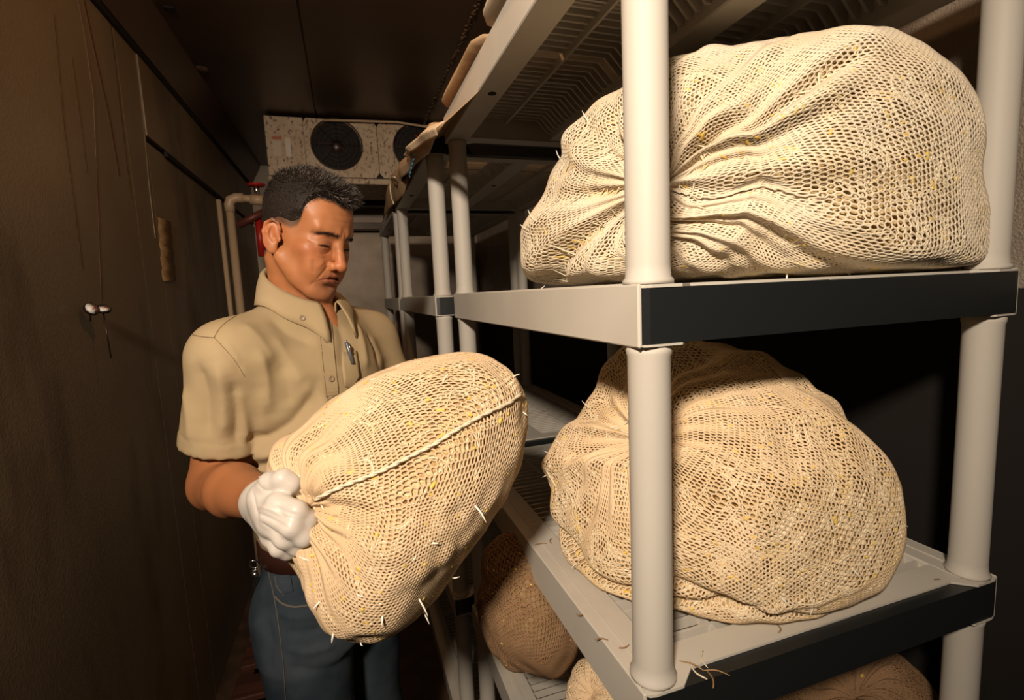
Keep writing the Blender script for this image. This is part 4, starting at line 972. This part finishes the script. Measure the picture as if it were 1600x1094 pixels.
fr_ = min(fr_, zc_-ez0-.036, ez1-.008-zc_)
MB().box((seamsx[0], EY, ez0+.032), (seamsx[1]-.001, EY+.012, ez1-.004), .0015).build('panel', Mcoil, EV)
plate_hole(seamsx[1], seamsx[2]-.0015, f1[0], fr_, 'panel'); plate_hole(seamsx[2]+.0015, seamsx[3], f2[0], fr_, 'panel')
MB().box((seamsx[3]+.001, EY, ez0+.032), (seamsx[4], EY+.012, ez1-.004), .0015).build('panel', Mcoil, EV)
MB().box((ex0-.004, EY-.012, ez0-.004), (ex1+.004, EY+.43, ez0+.026), .003).build('drip_pan', Mcoil, EV)
for (cx, ph) in ((f1[0], .3), (f2[0], .9)):
    fan = MB().lathe([(.034, .03), (.034, -.035), (.026, -.042), (0.001, -.043)], (cx, EY+.05, zc_), (0, 1, 0), 20).build('fan', Mblade, EV)
    for k in range(4):
        V = []; F = []
        for i in range(7):
            r = .03+(fr_-.042)*i/6
            for j in range(5):
                a = ph+k*math.pi/2+(j/4-.5)*(.95+.25*i/6)+.25*i/6; V.append((cx+r*math.cos(a), EY+.05+(j/4-.5)*.045*(1-.3*i/6), zc_+r*math.sin(a)))
        F = [(i*5+j, i*5+j+1, i*5+j+6, i*5+j+5) for i in range(6) for j in range(4)]
        o = MB().add(V, F, True).build('blade', Mblade, fan); md = o.modifiers.new('s', 'SOLIDIFY'); md.thickness = .002
    g = MB(); 
    for r in np.linspace(.04, fr_+.004, 5):
        g.tube([(cx+r*math.cos(a), EY-.010-.012*math.cos(r/fr_*1.4), zc_+r*math.sin(a)) for a in np.linspace(0, 2*math.pi, 33)], .0010 if r < fr_ else .0035, 5, False)
    for a in np.linspace(0, 2*math.pi, 9)[:-1]:
        g.tube([(cx+r*math.cos(a), EY-.012-.012*math.cos(r/fr_*1.4), zc_+r*math.sin(a)) for r in np.linspace(.02, fr_+.008, 5)], .0011, 5, False)
    g.build('fan_guard', Mwire, EV)
q = ep(505, 215); MB().tube([q+np.array([0, .03, -.02]), q+np.array([.008, .03, .0]), q+np.array([.02, .03, .012])], .006, 8).build('red_tag', Mred, EV)
q = ep(649, 212); MB().tube([q+np.array([0, -.018, 0]), q+np.array([.012, -.02, -.03]), q+np.array([.02, -.018, -.05])], .005, 8).build('red_tag', Mred, EV)
def ep_box(a, b, t, name, m_, lab=None):
    p0, p1 = ep(*a), ep(*b); o = MB().box((min(p0[0], p1[0]), EY-t, min(p0[2], p1[2])), (max(p0[0], p1[0]), EY-.0004, max(p0[2], p1[2]))).build(name, m_, EV)
    if lab: o['label'] = lab
ep_box((425, 213), (440, 218), .0012, 'sticker', mat('red_orange_sticker', (.42, .10, .05), .5), 'red-orange warning sticker')
ep_box((425, 220), (441, 244), .0010, 'sticker', Mlabel, 'pale worn sticker'); ep_box((445, 216), (456, 245), .002, 'cover_plate', mat('pale_plate', (.62, .56, .48), .5), 'pale cover plate')
MB().tube([ep(505, 190)+np.array([0, -.02, .0]), ep(560, 192)+np.array([0, -.03, 0]), ep(620, 194)+np.array([0, -.03, 0]), ep(665, 200)+np.array([0, -.02, 0]), ep(690, 215)], .006, 8).build('conduit', Mpvc, EV)
# bars and ledge seen in the dark gap below the cooling unit
tag(MB().box((-.40, YB-.16, 1.92), (XR-.02, YB-.10, 1.97), .004).build('trim_3', Mceil), kind='structure')
tag(MB().box((-.40, YB-.20, 2.08), (XR-.02, YB-.12, 2.14), .004).build('trim_4', Mceil), kind='structure')
# ------------------------------------------------------------------ pipes by the back left corner
def wp(px, py, off=.05): return plane_pt(px, py, 0, XL+off)
PP = empty('drain_pipe', wp(368, 460)*[1, 1, 0]); tag(PP, 'cream plastic drain pipe with an elbow in the back left corner', 'pipe')
a_ = wp(357, 309, .06); b_ = wp(372, 470, .06); bot = np.array([a_[0], a_[1], .02]); top = a_.copy()
yy = 2.50; top = plane_pt(357, 309, 1, yy); bx = top[0]
MB().tube([(bx, yy, .02), (bx, yy, .8), (bx, yy, top[2]-.03)], .017, 14).build('pipe', Mpvc, PP)
MB().tube([(bx, yy, top[2]-.06), (bx, yy, top[2]-.03), (bx+.006, yy, top[2]-.010), (bx+.03, yy, top[2]), (bx+.06, yy, top[2])], .021, 14).build('elbow', Mpvc, PP)
hx2 = plane_pt(407, 318, 1, yy)[0]
MB().tube([(bx+.04, yy, top[2]), (hx2, yy, top[2]-.008)], .016, 14).build('pipe', Mpvc, PP)
MB().tube([(hx2-.04, yy, top[2]-.006), (hx2+.02, yy, top[2]-.010)], .022, 14).build('coupling', Mpvc, PP)
o = MB().tube([(bx-.028, yy-.06, .02), (bx-.028, yy-.06, top[2]-.02)], .010, 12).build('conduit_pipe', Mpvc); tag(o, 'thin upright cream pipe beside the elbowed drain pipe', 'pipe')
VV = empty('shutoff_valve', (hx2-.01, yy-.01, top[2]+.02)); tag(VV, 'small valve with a red handle above the cream pipe elbow', 'valve')
MB().tube([(hx2-.01, yy, top[2]+.018), (hx2-.01, yy, top[2]+.05)], .012, 10).build('stem', Msteel, VV)
MB().lathe([(.010, 0), (.036, .002), (.038, .010), (.010, .014)], (hx2-.01, yy, top[2]+.05), n=16).build('handle', Mred, VV)
q = plane_pt(403, 350, 1, yy); tag(MB().tube([(q[0], yy+.03, q[2]-.14), (q[0], yy+.03, q[2]+.03)], .016, 10).build('red_pipe', Mred), 'short red pipe behind the man by the corner', 'pipe')
q1, q2 = plane_pt(372, 352, 1, yy), plane_pt(415, 330, 1, yy); tag(MB().tube([q1-[0, 0, 0], q2], .016, 10).build('copper_pipe', mat('dull_copper', (.14, .04, .03), .5, .3)), 'dull reddish pipe slanting towards the back corner', 'pipe')
# ------------------------------------------------------------------ thermometers on the left wall
def thermo(c, ax, slen, sdir, label):
    T = empty('dial_thermometer', c); tag(T, label, 'thermometer', 'dial thermometers hanging on the left wall')
    ax = np.array(ax)/np.linalg.norm(ax)
    MB().lathe([(.012, -.005), (.0150, -.0035), (.0155, .001), (.0148, .003), (.0138, .0022), (.0005, .0022)], c, tuple(ax), 24).build('case', Mwire, T)
    MB().lathe([(.0137, .0024), (.0005, .0027)], c, tuple(ax), 24).build('dial', Mdial, T)
    s1_ = np.cross(ax, (1, 0, 0)); s1_ /= np.linalg.norm(s1_); s2_ = np.cross(ax, s1_)
    mb = MB(); cc = np.array(c)+ax*.003; mb.tube([cc-s1_*.003, cc+s1_*.008-s2_*.005], .0009, 5); mb.tube([cc-s2_*.010, cc-s2_*.007+s1_*.004], .0008, 5); mb.build('needle', Mred, T)
    MB().tube([np.array(c)-ax*.005, np.array(c)+np.array(sdir)*slen], .0017, 8).build('stem', Mwire, T)
t1 = plane_pt(161, 483, 0, XL+.035); thermo(t1, (.25, -.45, .86), .115, (0.02, 0, -1), 'dial thermometer with its stem hanging straight down, right one on the wall')
t2 = plane_pt(143, 483, 0, XL+.022); thermo(t2, (.75, -.45, .45), .03, (-.28, .3, -.9), 'dial thermometer stuck in the wall, left one with its face tilted')
# ------------------------------------------------------------------ kraft sacks and paper on the top shelves
def pillow(name, lo, hi, m_, parent=None, seed=1, pw=5, amp=.004, n=28):
    lo, hi = np.array(lo), np.array(hi); c_ = (lo+hi)/2; h_ = (hi-lo)/2; V = []; g = Noise(14, 8, seed)
    th = np.linspace(0, 2*math.pi, n*2, endpoint=False); al = np.linspace(.001, math.pi-.001, n)
    T_, A_ = np.meshgrid(th, al); d = np.stack([np.sin(A_)*np.cos(T_), np.sin(A_)*np.sin(T_), np.cos(A_)], -1).reshape(-1, 3)
    e = np.sign(d)*np.abs(d)**1; s_ = 1/((np.abs(e[:, 0])**pw+np.abs(e[:, 1])**pw+np.abs(e[:, 2])**3)**(1/pw)); P = e*s_[:, None]
    P = np.clip(P, -1, 1)*h_+c_; P[:, :2] += (unit(d)*(amp*g(P))[:, None])[:, :2]; P[:, 2] += .5*amp*g(P[:, ::-1])*(d[:, 2] > 0)
    m2 = n*2; j, i = np.meshgrid(np.arange(n-1), np.arange(m2), indexing='ij'); i = i.ravel(); j = j.ravel()
    Q = np.stack([j*m2+i, (j+1)*m2+i, (j+1)*m2+(i+1) % m2, j*m2+(i+1) % m2], 1)
    return link(name, mesh_np(name, P, Q), m_, parent)
for k, (y0, y1, z0, z1, xo, lab) in enumerate(((.50, .93, .003, .040, .276, 'kraft paper sack lying flat on the nearest top shelf, front one'), (.945, 1.325, .003, .036, .276, 'kraft paper sack lying flat on the nearest top shelf, rear one'))):
    o = pillow('paper_sack', (xo-.012, y0, TOPZ+z0), (.86, y1, TOPZ+z1), Mkraft if k else Mprint, None, 30+k, pw=12, amp=.003); tag(o, lab, 'paper sack', 'paper sacks on the top shelf')
    if k == 0:
        g = np.random.default_rng(4); mb = MB()
        for r in range(6):
            for c_ in range(16):
                x = .33+c_*.028+g.uniform(-.003, .003); y = .56+r*.052; z = TOPZ+.0020
                pts = spline([(x+g.uniform(-.008, .008), y+g.uniform(-.014, .014), z) for _ in range(4)], 8); mb.tube([tuple(p) for p in pts], .0022, 4)
        p_ = mb.build('blue_print', Mblue, o); p_['label'] = 'blue printed strokes'
def sheet(name, rows, m_, label, extra=None, seed=1, amp=.006, group=None):
    """rows: polylines (top to bottom) of 3D points, lofted into a sheet"""
    n = 26; R_ = np.stack([spline(r, n) for r in rows]); K_ = 12
    t = np.linspace(0, len(rows)-1, K_); G = np.stack([R_[int(min(a, len(rows)-2))]*(1-(a-int(min(a, len(rows)-2))))+R_[int(min(a, len(rows)-2))+1]*(a-int(min(a, len(rows)-2))) for a in t])
    g = Noise(24, 8, seed); P = G.reshape(-1, 3); P = P+np.array([1, 0, .4])*(amp*g(P))[:, None]
    F = [(i*n+j, i*n+j+1, (i+1)*n+j+1, (i+1)*n+j) for i in range(K_-1) for j in range(n-1)]
    o = link(name, mesh_np(name, P, np.array(F)), m_); md = o.modifiers.new('s', 'SOLIDIFY'); md.thickness = .0012
    if label: tag(o, label, 'paper', group)
    return o
xp = .205
def kp_(px, py, x=xp): return plane_pt(px, py, 0, x)
TZ2 = L2[4]
a0, a1, a2 = kp_(694, 190), kp_(655, 212, .195), kp_(611, 274, .20)
b0, b1, b2 = kp_(668, 240, .215), kp_(640, 266, .20), kp_(618, 292, .205)
back = [np.array([.33, a0[1]+.02, TZ2+.012]), np.array([.33, a1[1], TZ2+.012]), np.array([.33, a2[1], TZ2+.010])]
pa = sheet('kraft_paper', [back, [a0, a1, a2], [(a0+b0)/2-[.006, 0, 0], (a1+b1)/2-[.010, 0, 0], (a2+b2)/2-[.006, 0, 0]], [b0, b1, b2]], Mkraft, 'kraft paper sheet drooping over the middle unit top, nearer flap', seed=3, group='kraft paper hanging over the top shelf')
c0_, c1_, c2_ = kp_(640, 268, .214), kp_(622, 275, .21), kp_(607, 282, .205); d0_, d1_, d2_ = kp_(632, 305, .22), kp_(612, 322, .215), kp_(597, 343, .205)
bk2 = [p*[0, 1, 0]+np.array([.32, 0, TZ2+.006]) for p in (c0_, c1_, c2_)]
sheet('kraft_paper', [bk2, [c0_, c1_, c2_], [d0_, d1_, d2_]], Mkraft, 'kraft paper sheet hanging lower over the shelf edge, farther flap', seed=5, amp=.004, group='kraft paper hanging over the top shelf')
l0, l1, l2 = kp_(694, 189, .198), kp_(668, 197, .188), kp_(632, 240, .190); m0, m1, m2_ = kp_(684, 212, .190), kp_(660, 224, .183), kp_(634, 247, .187)
sheet('paper_lining', [[l0, l1, l2], [(l0+m0)/2-[.012, 0, 0], (l1+m1)/2-[.014, 0, 0], (l2+m2_)/2-[.008, 0, 0]], [m0, m1, m2_]], Mkraftl, None, seed=9, amp=.005).parent = pa
mb = MB()
for k in range(5):
    q = kp_(646-k*1.6, 240+k*7, .188); mb.box((q[0]-.001, q[1]-.014, q[2]-.010), (q[0]+.0005, q[1]+.010, q[2]-.004)); mb.box((q[0]-.001, q[1]-.002, q[2]-.016), (q[0]+.0005, q[1]+.002, q[2]-.002))
o = mb.build('blue_print', Mblue, pa); o['label'] = 'small blue printed marks'
tag(MB().tube([tuple(p) for p in spline([kp_(617, 277, .19), kp_(611, 276, .19), kp_(609, 290, .19), kp_(611, 308, .188), kp_(615, 318, .187)], 14)], .0022, 6).build('white_string', Mcord), 'short white string dangling from the kraft paper', 'string')
q0 = kp_(697, 168, .24)
tag(pillow('paper_bundle', (.250, 1.40, TZ2+.003), (.33, 1.50, TZ2+.035), Mkraft, None, 41), 'rounded brown paper bundle in the gap between the two nearest units', 'paper bundle')
# ------------------------------------------------------------------ bits on the lower shelf, pallet on the floor
g = np.random.default_rng(12)
bits = [(1092,1048),(1108,1060),(1080,1040),(1102,1030),(1120,1052),(975,1010),(960,905),(845,850),(862,845),(835,820),(940,1000),(905,960),(880,862),(1215,982),(1465,905),(1500,890)]
for i, (px, py) in enumerate(bits):
    p = plane_pt(px, py, 2, LOWZ+.0025); a = g.uniform(0, 6.28); L_ = g.uniform(.006, .022) if i > 4 else .028
    d = np.array([math.cos(a), math.sin(a), 0])*L_/2; e = np.array([-d[1], d[0], 0])*g.uniform(-.6, .6)
    tag(MB().tube([tuple(v) for v in spline([p-d, p+e, p+d], 6)], [.0007, .0010, .0010, .0009, .0007, .0004], 5).build('dried_sprout', Mtape if i % 3 else Mspr), 'dry brown sprout bit lying on the lower shelf rim', 'sprout', 'dry sprout bits on the lower shelf')
pal = empty('pallet', (-.33, 1.95, 0)); tag(pal, 'dark reddish wooden pallet on the floor by the left wall', 'pallet')
for i in range(7): MB().box((-.47, 1.42+i*.16, .10), (-.06, 1.42+i*.16+.11, .122), .003).build('plank', Mwood, pal)
for x in (-.47, -.285, -.105): MB().box((x, 1.42, .0), (x+.045, 2.49, .10), .003).build('stringer', Mwood, pal)
